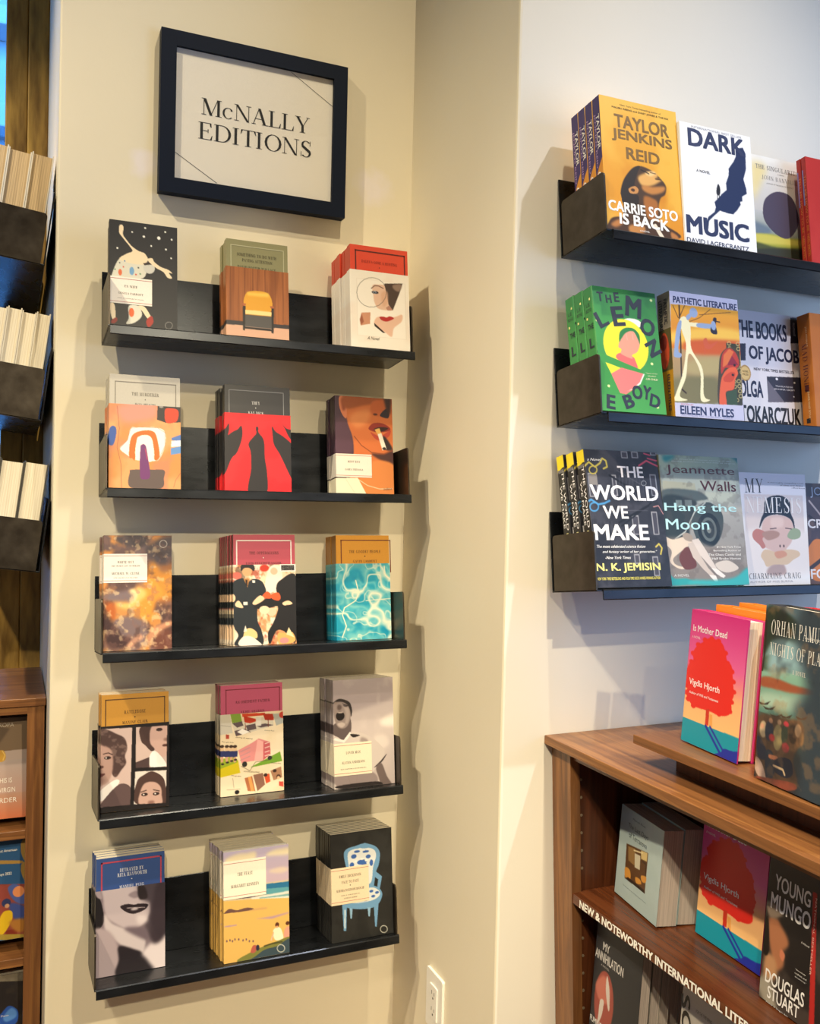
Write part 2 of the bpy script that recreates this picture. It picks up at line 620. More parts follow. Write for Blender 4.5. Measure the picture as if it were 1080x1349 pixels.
def paint_picture(w, h, base, ops, step=1.1):
    """w x h in mm, origin top centre, y down.  Returns nodes (rows, cols, 3) in sRGB."""
    SS = 2
    W, H = int(w / step) * SS, int(h / step) * SS
    xs = (np.arange(W) + 0.5) / W * w - w / 2
    ys = (np.arange(H) + 0.5) / H * h
    X, Y = np.meshgrid(xs, ys)
    img = np.ones((H, W, 3)) * _rgb(base)
    px = w / W
    clip = None
    for op in ops:
        k = op[0]
        if k == 'C':
            clip = None if len(op) == 1 else _inside(np.array(op[1], float).reshape(-1, 2) / 10, X, Y)
            continue
        if k in 'PB':
            pts = np.array(op[3], float).reshape(-1, 2) / 10
            if k == 'B':
                pts = _smooth(pts)
            m = _inside(pts, X, Y).astype(float)
            if op[2]:
                m = _blur(m, op[2] / 10 / px)
        elif k == 'E':
            cx, cy, rx, ry, ro = [v / 10 for v in op[3]]
            a = ro * 10 * math.pi / 180
            dx, dy = X - cx, Y - cy
            u, v = dx * math.cos(a) + dy * math.sin(a), -dx * math.sin(a) + dy * math.cos(a)
            m = ((u / rx) ** 2 + (v / ry) ** 2 < 1).astype(float)
            if op[2]:
                m = _blur(m, op[2] / 10 / px)
        elif k == 'L':
            pts = np.array(op[3], float).reshape(-1, 2) / 10
            hw = op[2] / 20
            m = np.zeros(X.shape)
            for a, b in zip(pts[:-1], pts[1:]):
                d = b - a
                L = max(1e-6, float(d @ d))
                t = np.clip(((X - a[0]) * d[0] + (Y - a[1]) * d[1]) / L, 0, 1)
                dist = np.hypot(X - a[0] - t * d[0], Y - a[1] - t * d[1])
                m = np.maximum(m, np.clip((hw - dist) / px + 0.5, 0, 1))
        elif k == 'G':
            y0, y1 = op[3][0] / 10, op[3][1] / 10
            t = np.clip((Y - y0) / (y1 - y0), 0, 1)[..., None]
            c = _rgb(op[1]) * (1 - t) + _rgb(op[2]) * t
            m = ((Y >= y0) & (Y <= y1)).astype(float)
            if clip is not None:
                m = m * clip
            img = img * (1 - m[..., None]) + c * m[..., None]
            continue
        elif k == 'N':                            # ('N', colour, strength%, [cells x, cells y, lo%, hi%, seed])
            cx, cy, lo, hi, sd = op[3]
            n = _noise((H, W), (cx, cy), sd)
            m = np.clip((n - lo / 100) / max(1e-3, (hi - lo) / 100), 0, 1) * op[2] / 100
        elif k == 'W':                            # bright web of light: ridges of noise
            cx, cy, wd, sd = op[3]
            n = _noise((H, W), (cx, cy), sd, 2)
            n2 = _noise((H, W), (cx * 1.6, cy * 1.6), sd + 7, 2)
            m = np.maximum(np.clip(1 - np.abs(n - 0.5) / (wd / 100), 0, 1), 0.8 * np.clip(1 - np.abs(n2 - 0.5) / (wd / 130), 0, 1)) * op[2] / 100
        if clip is not None:
            m = m * clip
        img = img * (1 - m[..., None]) + _rgb(op[1]) * m[..., None]
    return img.reshape(H // SS, SS, W // SS, SS, 3).mean(axis=(1, 3))


def srgb_lin(a):
    return np.where(a <= 0.04045, a / 12.92, ((a + 0.055) / 1.055) ** 2.4)


def picture_mesh(name, img, w, z0, z1, y, wrap=0.0, spine=None, mat=None):
    """printed sheet in front of the x-z plane (facing -y) that can wrap round the spine (x = -w/2) by `wrap`"""
    H, W = img.shape[:2]
    cols = [(-w / 2 + w * i / (W - 1), y) for i in range(W)]
    src = img
    if wrap:
        k = 4
        if spine is None:
            sp = np.repeat(img[:, :1], k, axis=1)
        else:
            sp = spine
            k = sp.shape[1]
        cols = [(-w / 2, y + wrap - wrap * i / k) for i in range(k)] + cols
        src = np.concatenate([sp, img], axis=1)
    n = len(cols)
    cx = np.array(cols)
    co = np.zeros((H, n, 3))
    co[:, :, 0] = cx[:, 0]
    co[:, :, 1] = cx[:, 1]
    co[:, :, 2] = np.linspace(z1, z0, H)[:, None]
    idx = np.arange(H * n).reshape(H, n)
    f = np.stack([idx[:-1, :-1], idx[1:, :-1], idx[1:, 1:], idx[:-1, 1:]], axis=-1).reshape(-1, 4)
    me = bpy.data.meshes.new(name)
    me.vertices.add(H * n)
    me.vertices.foreach_set('co', co.reshape(-1).astype(np.float32))
    me.loops.add(f.size)
    me.loops.foreach_set('vertex_index', f.reshape(-1).astype(np.int32))
    me.polygons.add(len(f))
    me.polygons.foreach_set('loop_start', (np.arange(len(f)) * 4).astype(np.int32))
    me.update(calc_edges=True)
    at = me.attributes.new('ink', 'FLOAT_COLOR', 'POINT')
    rgba = np.ones((H * n, 4), np.float32)
    rgba[:, :3] = srgb_lin(src.reshape(-1, 3))
    at.data.foreach_set('color', rgba.reshape(-1))
    me.materials.append(mat)
    me.validate()
    return me

# ------------------------------------------------------------------ the room
M_WALL = paint('cream_wall_paint', '#e9dfc8', ((0.236, 2.152, 0.034), (0.729, 2.178, 0.05)))
M_WALLR = paint('cool_lit_wall_paint', '#ebe6dc')  # same wall paint, made paler to stand in for cooler light
M_CEIL = paint('ceiling_paint', '#ded8ca')
M_FLOOR = walnut('floor_boards', 1, 0.8, 0.4)
M_STEEL = steel('blackened_steel', (0.015, 0.017, 0.021), (0.036, 0.040, 0.049), 0.27)  # bluish tint stands in for reflected daylight
M_PLATE = steel('warm_lit_steel', (0.040, 0.031, 0.023), (0.085, 0.070, 0.055), 0.36)  # same steel, browned to stand in for warm light on the end plates
M_WALX = walnut('walnut_along_x', 0)
M_WALY = walnut('walnut_along_y', 1)
M_WALZ = walnut('walnut_upright', 2, 0.95)
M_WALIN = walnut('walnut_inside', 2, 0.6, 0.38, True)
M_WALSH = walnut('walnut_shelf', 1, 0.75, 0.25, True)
YA, YC = 1.912, 1.44
XR = 0.075            # window reveal
XB = 0.821            # side face of the projecting wall

structure(box('wall_back', XR, XB + 0.03, YA, 2.62, 0, 4.4, M_WALL, None, 0.004))
_wr = structure(box('wall_right', XB, 4.2, YC, 2.2, 0, 4.4, M_WALLR, None, 0.005))
_wr.data.materials.append(M_WALL)             # the return towards the back wall keeps the cream, the front the cooler-light tint
for _p in _wr.data.polygons:
    if _p.normal.x < -0.9:
        _p.material_index = 1
structure(box('floor', -3.2, 4.2, -3.4, 2.7, -0.06, 0, M_FLOOR))
structure(box('ceiling', -3.2, 4.2, -3.4, 2.7, 4.4, 4.5, M_CEIL))
structure(box('wall_left', -3.4, -3.2, -3.4, 2.7, 0, 4.4, M_WALL))
wl = structure(box('wall_window', -3.2, XR, 2.62, 2.74, 0, 0.86, M_WALL))

# window: brass posts and glass
bm_brass, nt, b = new_mat('aged_brass')
_n = node(nt, 'ShaderNodeTexNoise')
_n.inputs['Scale'].default_value = 14
_n.inputs['Detail'].default_value = 8
_tc = node(nt, 'ShaderNodeTexCoord')
_mp = node(nt, 'ShaderNodeMapping')
_mp.inputs['Scale'].default_value = (3, 3, 0.5)
nt.links.new(_tc.outputs['Object'], _mp.inputs[0])
nt.links.new(_mp.outputs[0], _n.inputs['Vector'])
_cr = node(nt, 'ShaderNodeValToRGB')
_cr.color_ramp.elements[0].color = lin('#6e5020') + (1,)
_cr.color_ramp.elements[1].color = lin('#c09a4c') + (1,)
_cr.color_ramp.elements[0].position = .3
_cr.color_ramp.elements[1].position = .7
nt.links.new(_n.outputs['Fac'], _cr.inputs[0])
nt.links.new(_cr.outputs[0], b.inputs['Base Color'])
b.inputs['Metallic'].default_value = 0.15
b.inputs['Roughness'].default_value = 0.45
def thin_glass(name, tint):
    m, nt, b = new_mat(name)
    tr = node(nt, 'ShaderNodeBsdfTransparent')
    tr.inputs['Color'].default_value = tint + (1,)
    gl = node(nt, 'ShaderNodeBsdfGlossy')
    gl.inputs['Roughness'].default_value = 0.02
    lw = node(nt, 'ShaderNodeLayerWeight')
    fr = node(nt, 'ShaderNodeMapRange')
    fr.inputs['To Min'].default_value = 0.045
    fr.inputs['To Max'].default_value = 0.5
    pw = node(nt, 'ShaderNodeMath', operation='POWER')
    pw.inputs[1].default_value = 4.0
    nt.links.new(lw.outputs['Facing'], pw.inputs[0])
    nt.links.new(pw.outputs[0], fr.inputs['Value'])
    mx = node(nt, 'ShaderNodeMixShader')
    nt.links.new(fr.outputs[0], mx.inputs[0])
    nt.links.new(tr.outputs[0], mx.inputs[1])
    nt.links.new(gl.outputs[0], mx.inputs[2])
    nt.links.new(mx.outputs[0], nt.nodes['Material Output'].inputs['Surface'])
    nt.nodes.remove(b)
    return m


m_glass = thin_glass('window_glass', (0.86, 0.93, 1.0))
win = bpy.data.objects.new('window_1', None)
col.objects.link(win)
win['kind'] = 'structure'
bm = bmesh.new()
for (x0, x1, y0) in ((0.026, XR, 2.54), (-0.026, 0.026, 2.555)):
    bm_box(bm, x0, x1, y0, 2.66, 0.86, 3.3, 0.003)
bm_box(bm, -2.6, -0.026, 2.58, 2.66, 0.86, 0.93, 0.003)
bm_box(bm, -2.6, -0.026, 2.58, 2.66, 3.2, 3.3, 0.003)
bm_box(bm, -1.35, -1.29, 2.58, 2.66, 0.93, 3.2, 0.003)
bm_box(bm, -2.66, -2.6, 2.58, 2.66, 0.86, 3.3, 0.003)
obj('window_frame', bm, bm_brass, win)
box('window_pane', -2.6, -0.026, 2.615, 2.621, 0.93, 3.2, m_glass, win)

# street front opposite
m_fac, nt, b = new_mat('street_stone')
_tc = node(nt, 'ShaderNodeTexCoord')
_n = node(nt, 'ShaderNodeTexNoise')
_n.inputs['Scale'].default_value = 2.5
nt.links.new(_tc.outputs['Object'], _n.inputs['Vector'])
_cr = node(nt, 'ShaderNodeValToRGB')
_cr.color_ramp.elements[0].color = (0.34, 0.42, 0.5, 1)
_cr.color_ramp.elements[1].color = (0.6, 0.68, 0.74, 1)
nt.links.new(_n.outputs['Fac'], _cr.inputs[0])
nt.links.new(_cr.outputs[0], b.inputs['Base Color'])
b.inputs['Roughness'].default_value = 0.7
fac = thing('street_building', 'pale stone building across the street behind the window', 'building', (0, 6.4, 0))
box('facade', -4, 2, 0, 0.4, 0, 7, m_fac, fac)
for z0, z1, d in ((0.0, 0.7, .2), (1.75, 1.9, .12), (2.25, 2.6, .1), (3.25, 3.42, .3), (3.7, 3.85, .2), (4.3, 4.42, .25)):
    box('ledge', -4, 2, -d, 0, z0, z1, m_fac, fac, 0.01)


# ------------------------------------------------------------------ steel display shelves
def steel_shelf(label, group, loc, yaw, L, tilt, indent):
    s = thing('display_shelf', label, 'shelf', loc, (-rad(tilt), 0, yaw), group)
    d, th = 0.1385, 0.003
    box('bottom_plate', -L / 2, L / 2, 0, d, -th, 0, M_STEEL, s, 0.0008)
    box('back_plate', -L / 2, L / 2, d - th, d, 0.0, 0.145, M_STEEL, s, 0.0008)
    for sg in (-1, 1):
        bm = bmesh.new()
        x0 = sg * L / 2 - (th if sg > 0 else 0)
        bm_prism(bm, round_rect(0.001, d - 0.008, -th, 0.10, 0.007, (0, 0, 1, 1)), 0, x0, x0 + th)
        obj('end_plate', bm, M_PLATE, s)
    bm = bmesh.new()
    bm_prism(bm, [(0.002, 0.0004), (-0.0015, 0.0), (-0.003, -0.002), (-0.003, -0.0165), (-0.0015, -0.018), (0.0002, -0.0165), (0.0002, -0.0032), (0.002, -0.0028)], 0, -L / 2 + indent, L / 2 - 0.001 + (0.003 if indent < 0.005 else -0.01))
    obj('front_lip', bm, M_STEEL, s)
    return s


TILT = 7.0
A_SH = ((0.4615, 0.2971, 'top'), (0.461, 0.0, 'second'), (0.458, -0.3033, 'third'), (0.4575, -0.6098, 'fourth'), (0.4565, -0.9260, 'lowest'))
for x, z, nm in A_SH:
    steel_shelf('black steel display shelf below the framed sign, ' + nm + ' of the five', 'steel shelves below the framed sign', (x, 1.75, EYE + z), 0, 0.606, TILT, 0.003)
for z, nm in ((0.4542, 'top'), (0.1477, 'middle'), (-0.1528, 'bottom')):
    steel_shelf('black steel display shelf above the walnut counter, ' + nm + ' one of three', 'steel shelves above the walnut counter', (0.908 + 0.34, 1.284, EYE + z), 0, 0.68, TILT, 0.012)
for z, nm in ((0.4542, 'top'), (0.1477, 'middle'), (-0.1528, 'bottom')):
    steel_shelf('black steel display shelf beside the brass window, ' + nm + ' one of three', 'steel shelves beside the brass window', (-0.082, 1.955 + 0.2875, EYE + z), -rad(90), 0.575, TILT, 0.003)

# ------------------------------------------------------------------ framed sign
M_FRAME = ink('#131b2c', 0.55)
for _nd in M_FRAME.node_tree.nodes:
    if _nd.type == 'BSDF_PRINCIPLED':
        _nd.inputs['Specular IOR Level'].default_value = 0.12
M_SHEET = ink('#f6f0e6', 0.5)
sign = thing('framed_sign', 'dark navy frame holding a cream sign with two lines of black serif lettering', 'sign', (0.458, YA, EYE + 0.7562))
fw, fh, fb, fd = 0.3925, 0.3235, 0.0305, 0.026
bm = bmesh.new()
for sg in (-1, 1):
    bm_prism(bm, [(sg * fw / 2, -fh / 2), (sg * fw / 2, fh / 2), (sg * (fw / 2 - fb), fh / 2 - fb), (sg * (fw / 2 - fb), -fh / 2 + fb)], 1, -fd, -0.002)
    bm_prism(bm, [(-fw / 2, sg * fh / 2), (fw / 2, sg * fh / 2), (fw / 2 - fb, sg * (fh / 2 - fb)), (-fw / 2 + fb, sg * (fh / 2 - fb))], 1, -fd, -0.002)
obj('frame', bm, M_FRAME, sign)
sheet = box('sheet', -fw / 2 + fb - .003, fw / 2 - fb + .003, -0.018, -0.013, -fh / 2 + fb - .003, fh / 2 - fb + .003, M_SHEET, sign)
bm = bmesh.new()
add_text(bm, 'McNALLY', 0.001, 0.0238, 0.229, 0.0335, 0, 'serif', 0, 0, 0, 0.0, -0.0184)
add_text(bm, 'EDITIONS', 0.0, -0.0255, 0.2385, 0.0345, 0, 'serif', 0, 0, 0, 0.0, -0.0184)
for (xa, za), (xb, zb) in (((0.0728, 0.1289), (0.1657, 0.0745)), ((-0.1668, -0.0773), (-0.0796, -0.1278))):
    f = bm.faces.new([bm.verts.new((x, -0.0184, z)) for x, z in ((xa, za), (xb, zb), (xb, zb + 0.0011), (xa, za + 0.0011))])
obj('lettering', bm, ink('#14161c', 0.4), sheet)
m_sg = thin_glass('picture_glass', (1.0, 1.0, 1.0))
box('glass', -fw / 2 + fb - .002, fw / 2 - fb + .002, -0.0215, -0.0202, -fh / 2 + fb - .002, fh / 2 - fb + .002, m_sg, sign)

# ------------------------------------------------------------------ socket on the side wall
M_PLASTIC = ink('#f2efe8', 0.3)
M_SLOT = ink('#3a3632', 0.6)
out = thing('wall_outlet', 'white double wall socket low on the side wall', 'socket', (XB, 1.683, EYE - 1.047))
bm = bmesh.new()
bm_prism(bm, round_rect(-0.038, 0.038, -0.06, 0.06, 0.004), 0, -0.006, -0.0003)
obj('cover_plate', bm, M_PLASTIC, out)
bm = bmesh.new()
bm_prism(bm, round_rect(-0.017, 0.017, -0.035, 0.035, 0.002), 0, -0.0085, -0.005)
ins = obj('socket_insert', bm, M_PLASTIC, out)
bm = bmesh.new()
for z in (0.016, -0.018):
    bm_box(bm, -0.0088, -0.008, 0.005, 0.0065, z, z + 0.008)
    bm_box(bm, -0.0088, -0.008, -0.0065, -0.005, z, z + 0.007)
    bm_box(bm, -0.0088, -0.008, -0.002, 0.002, z - 0.009, z - 0.005)
obj('slot_pattern', bm, M_SLOT, ins)

# ------------------------------------------------------------------ walnut bookcase with counter
bc = thing('bookcase', 'walnut bookcase with a counter top and a lettered shelf edge', 'bookcase', (0, 0, 0))
ZC = EYE - 0.4384
bm = bmesh.new()
bm_box(bm, 0.9107, 1.235, 0.30, YC - 0.001, ZC - 0.0165, ZC, 0.0012)
obj('countertop', bm, M_WALY, bc)
RK = math.tan(rad(2.6))            # the face leans back towards the top


def face_x(z):                     # z measured from the counter's underside down
    return 0.927 - (z - (ZC - 0.0165)) * RK


def raked(name, y0, y1, z0, z1, depth0, x1, m):
    bm = bmesh.new()
    a, b_ = face_x(z0) + depth0, face_x(z1) + depth0
    bm_prism(bm, [(a, z0), (x1 if x1 else a + 0.02, z0), (x1 if x1 else b_ + 0.02, z1), (b_, z1)], 1, y0, y1)
    return obj(name, bm, m, bc)


raked('corner_stile', 1.378, YC - 0.002, 0.0006, ZC - 0.0165, 0.0, None, M_WALZ)
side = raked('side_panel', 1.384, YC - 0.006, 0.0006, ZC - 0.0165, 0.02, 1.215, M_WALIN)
M_PIN = ink('#8a7a66', 0.4)
zz = ZC - 0.0716
while zz > 0.35:
    if not (-0.012 < zz - (EYE - 0.713) < 0.03):
        bm = bmesh.new()
        m4 = Matrix.Translation((face_x(zz) + 0.026, 1.3835, zz)) @ Matrix.Rotation(rad(90), 4, 'X')
        bmesh.ops.create_cone(bm, cap_ends=True, segments=10, radius1=0.0026, radius2=0.0026, depth=0.0012, matrix=m4)
        obj('pin_hole', bm, M_PIN, side)
    zz -= 0.0325
raked('top_rail', 0.30, 1.378, ZC - 0.032, ZC - 0.0165, 0.006, None, M_WALY)
raked('base_rail', 0.30, 1.378, 0.0006, 0.09, 0.004, None, M_WALY)
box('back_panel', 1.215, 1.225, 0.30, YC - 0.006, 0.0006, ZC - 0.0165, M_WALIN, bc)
raked('end_panel', 0.30, 0.32, 0.0006, ZC - 0.0165, 0.0, 1.215, M_WALZ)
M_DECAL = ink('#f4f0e6', 0.5)
for zs, nm in ((EYE - 0.713, 1), (EYE - 1.013, 0)):
    bm = bmesh.new()
    bm_box(bm, 0, 0.285, 0.322, 1.383, -0.018, 0, 0.001)
    x0 = face_x(zs) + 0.002
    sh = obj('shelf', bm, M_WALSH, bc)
    sh.location = (x0, 0, zs)
    sh.rotation_euler = (0, rad(0.9), 0)
    if nm:
        bm = bmesh.new()
        # the line runs along -y on the shelf edge
        add_text(bm, 'NEW & NOTEWORTHY INTERNATIONAL LITERATURE', 0, 0, 0.469, 0.0142, 0, 'sans', 0.035)
        bmesh.ops.transform(bm, verts=bm.verts, matrix=Matrix(((0, 1, 0, -0.0006), (-1, 0, 0, 1.355 - 0.2345), (0, 0, 1, -0.0095), (0, 0, 0, 1))))
        obj('shelf_lettering', bm, M_DECAL, sh)

rs = thing('display_riser', 'low walnut riser board standing on the counter top', 'riser', (0.95, 1.23, ZC))
box('riser_board', 0, 0.27, -0.90, 0, 0.0355, 0.0504, M_WALY, rs, 0.001)
box('riser_base', 0.045, 0.25, -0.86, -0.055, 0.0004, 0.0355, M_WALIN, rs)

# ------------------------------------------------------------------ bookcase in the window recess
lb = thing('bookcase', 'walnut bookcase standing in the window recess beside the cream wall', 'bookcase', (0, 2.03, 0))
box('countertop', -1.0, XR - 0.002, 0, 0.35, ZC - 0.0165, ZC, M_WALX, lb, 0.0012)
box('side_stile', 0.038, XR - 0.004, 0.006, 0.03, 0.0006, ZC - 0.0165, M_WALZ, lb)
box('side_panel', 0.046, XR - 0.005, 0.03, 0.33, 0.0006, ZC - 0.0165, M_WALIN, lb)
box('top_rail', -0.98, 0.038, 0.006, 0.026, ZC - 0.033, ZC - 0.0165, M_WALX, lb)
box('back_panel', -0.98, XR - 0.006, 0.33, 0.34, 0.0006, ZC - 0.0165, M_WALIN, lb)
box('end_panel', -1.0, -0.98, 0.006, 0.34, 0.0006, ZC - 0.0165, M_WALZ, lb)
for z1 in (EYE - 0.7152, EYE - 0.9827, EYE - 1.275):
    box('shelf', -0.98, 0.046, 0.012, 0.33, z1 - 0.018, z1, M_WALX, lb, 0.001)

# ------------------------------------------------------------------ books
M_PRINT = printed_paper()
M_PAGES = page_paper('page_edges', '#dccfb8', '#f2ead8')
M_TAN = page_paper('tan_page_edges', '#a58d6c', '#cdb48f')
M_GREY = page_paper('grey_page_edges', '#a89c94', '#cdbfb4')
PAGES = {'cream': M_PAGES, 'tan': M_TAN, 'grey': M_GREY}
ORD = ['front copy', 'second copy back', 'third copy back', 'fourth copy back', 'fifth copy back', 'sixth copy back', 'seventh copy back']


def clusters(items, span):
    """lines of print that stand close together, top to bottom"""
    out, end = [], None
    for it in sorted(items, key=lambda q: span(q)[0]):
        a, b = span(it)
        if end is None or a - end > 12:
            out.append([])
            end = b
        out[-1].append(it)
        end = max(end, b)
    return out


def lettering(name, all_items, parent, off, h):
    """items: (text, cx mm, cy mm from top, w, h, colour, font, bold, angle deg, shear) or ('#', x0, y0, x1, y1, colour)"""
    for items in clusters(all_items, lambda q: (q[2], q[4]) if q[0] == '#' else (q[2] - q[4] / 2, q[2] + q[4] / 2)):
        bm = bmesh.new()
        mats, idx = [], {}
        for it in items:
            c = it[5]
            if c not in idx:
                idx[c] = len(mats)
                mats.append(ink(c))
            if it[0] == '#':
                x0, y0, x1, y1 = [v / 1000 for v in it[1:5]]
                v = [bm.verts.new(p) for p in ((x0, off, h - y0), (x0, off, h - y1), (x1, off, h - y1), (x1, off, h - y0))]
                bm.faces.new(v).material_index = idx[c]
            else:
                s, cx, cy, w, hh = it[:5]
                font, bold, ang, sh = it[6:10]
                if font == 'serif' and hh < 9:
                    font = 'serif small'
                add_text(bm, s, cx / 1000, h - cy / 1000, w / 1000, hh / 1000, idx[c], font, bold, rad(-ang), sh, 0.12 if 'serif' in font else 0, off)
        obj(name, bm, mats, parent)


def make_book(b):
    w, h, t = b['w'] / 1000, b['h'] / 1000, b['t'] / 1000
    root = thing(b['name'], b['desc'], 'book')
    hard = b.get('hard', False)
    o = 0.003 if hard else 0.0
    bt = 0.0024 if hard else 0.0005
    cm = ink(b['base'], 0.4)
    sm = ink(b.get('spine', b['base']), 0.4)
    bm = bmesh.new()
    if hard:
        prof = [(w / 2, 0.0), (w / 2, bt), (-w / 2 + bt, bt)]
        n = 6
        prof += [(-w / 2 + bt, t - bt), (w / 2, t - bt), (w / 2, t)]
        for k in range(n + 1):
            a = math.pi / 2 + math.pi * k / n
            prof.append((-w / 2 + 0.004 + 0.004 * math.cos(a) * 1.0, t / 2 + t / 2 * math.sin(a)))
    else:
        prof = [(w / 2, 0.0), (w / 2, bt), (-w / 2 + bt, bt), (-w / 2 + bt, t - bt), (w / 2, t - bt), (w / 2, t), (-w / 2, t), (-w / 2, 0.0)]
    bm_prism(bm, prof, 2, 0, h)
    for f in bm.faces:
        f.normal_update()
        f.material_index = 1 if (f.normal.x < -0.5 and f.calc_center_median().x < -w / 2 + 0.006) else 0
    cover = obj('cover', bm, [cm, sm], root)
    box('page_block', -w / 2 + bt + 0.0003, w / 2 - o - 0.0006, bt, t - bt, o, h - o - (0.0002 if not hard else 0.0), PAGES[b.get('pages', 'cream')], root)
    off = -0.0002
    if b.get('ops') is not None and b.get('jacket') is None:
        img = paint_picture(b['w'], b['h'], b['base'], b['ops'])
        sp = None
        if b.get('spine_ops') is not None:
            sp = paint_picture(b['t'], b['h'], b.get('spine', b['base']), b['spine_ops'])
            sp = sp[:img.shape[0]]
            if sp.shape[0] < img.shape[0]:
                sp = np.concatenate([sp, np.repeat(sp[-1:], img.shape[0] - sp.shape[0], axis=0)])
        me = picture_mesh('cover_picture', img, w + (0.0004 if not hard else 0), 0.0003, h - 0.0003, off, t if b.get('wrap', True) else 0, sp, M_PRINT)
        p = bpy.data.objects.new('cover_picture', me)
        col.objects.link(p)
        p.parent = cover
    if b.get('jacket') is not None:
        v0 = b['jacket']
        hj = b['h'] - v0
        ops = [tuple(op) for op in b['ops']]
        img = paint_picture(b['w'] + 2.4, hj, b['jbase'], ops)
        me = picture_mesh('half_jacket', img, w + 0.0020, 0.0003, hj / 1000, -0.0006, t + 0.0008, None, M_PRINT)
        p = bpy.data.objects.new('half_jacket', me)
        col.objects.link(p)
        p.parent = root
    if b.get('text'):
        lettering('lettering', b['text'], cover, off - 0.0002, h)
    if b.get('jtext'):
        lettering('lettering', b['jtext'], p, -0.0009, h)
    if b.get('label_box'):
        x0, y0, x1, y1, c, tx = b['label_box']
        bm = bmesh.new()
        bm_box(bm, x0 / 1000, x1 / 1000, off - 0.0004, off - 0.0001, h - y1 / 1000, h - y0 / 1000)
        if b.get('label_wrap'):
            bm_box(bm, -w / 2 - 0.0006, -w / 2 - 0.0003, off, t, h - y1 / 1000, h - y0 / 1000)
        lb = obj('title_label', bm, ink(c), root)
        lettering('lettering', tx, lb, off - 0.0006, h)
    if b.get('stext'):
        # lettering on the spine: (text, down mm of its middle, across mm, length, letter height, colour, font, bold, upright)
        for grp in clusters(b['stext'], lambda q: (q[1] - q[3] / 2, q[1] + q[3] / 2)):
            bm = bmesh.new()
            mats, idx = [], {}
            for s, dn, ac, ln, lh, c, font, bold, up in grp:
                if c not in idx:
                    idx[c] = len(mats)
                    mats.append(ink(c))
                if s == '#':
                    vv = [bm.verts.new((x / 1000, 0, h - z / 1000)) for x, z in ((ac - lh / 2, dn - ln / 2), (ac - lh / 2, dn + ln / 2), (ac + lh / 2, dn + ln / 2), (ac + lh / 2, dn - ln / 2))]
                    bm.faces.new(vv).material_index = idx[c]
                else:
                    add_text(bm, s, ac / 1000, h - dn / 1000, ln / 1000, lh / 1000, idx[c], font, bold, 0 if up else rad(-90), 0, 0.1)
            # local x of the strip runs across the spine from the back board to the front board
            bmesh.ops.transform(bm, verts=bm.verts, matrix=Matrix(((0, 1, 0, -w / 2 - 0.0006), (-1, 0, 0, t), (0, 0, 1, 0), (0, 0, 0, 1))))
            obj('spine_lettering', bm, mats, cover)
    return root


def place_stack(b):
    root = make_book(b)
    rng = random.Random(b['name'] + b['desc'])
    yaw, lean = rad(b['yaw']), rad(b['lean'])
    Rm = Euler((-lean, 0, yaw)).to_matrix()
    dt = lean - rad(b['tilt'])
    ax = Euler((-rad(b['tilt']), 0, yaw)).to_matrix() @ Vector((0, 1, 0)) / math.cos(dt)
    acr = Rm @ Vector((1, 0, 0))
    P = Vector(b['loc']) + Vector((0, 0, b['t'] / 1000 * math.sin(dt)))
    n = b['n']
    step = b.get('step', b['t']) / 1000 + 0.0016
    for k in range(n):
        r = root if k == 0 else copy_tree(root)
        r.location = P + ax * step * k + acr * (rng.uniform(-1, 1) * b.get('jit', 0.0022) if k else 0) + acr * b.get('drift', 0) * k / 1000
        r.rotation_euler = (-lean, 0, yaw)
        if n > 1:
            r['label'] = b['desc'] + ', ' + (ORD[k] if k < n - 1 or n == 1 else ('copy behind it' if n == 2 else 'rearmost copy'))
            r['group'] = b['group']
            if n == 2:
                r['label'] = b['desc'] + (', front copy' if k == 0 else ', rear copy')
        else:
            r['label'] = b['desc']
            if b.get('group'):
                r['group'] = b['group']

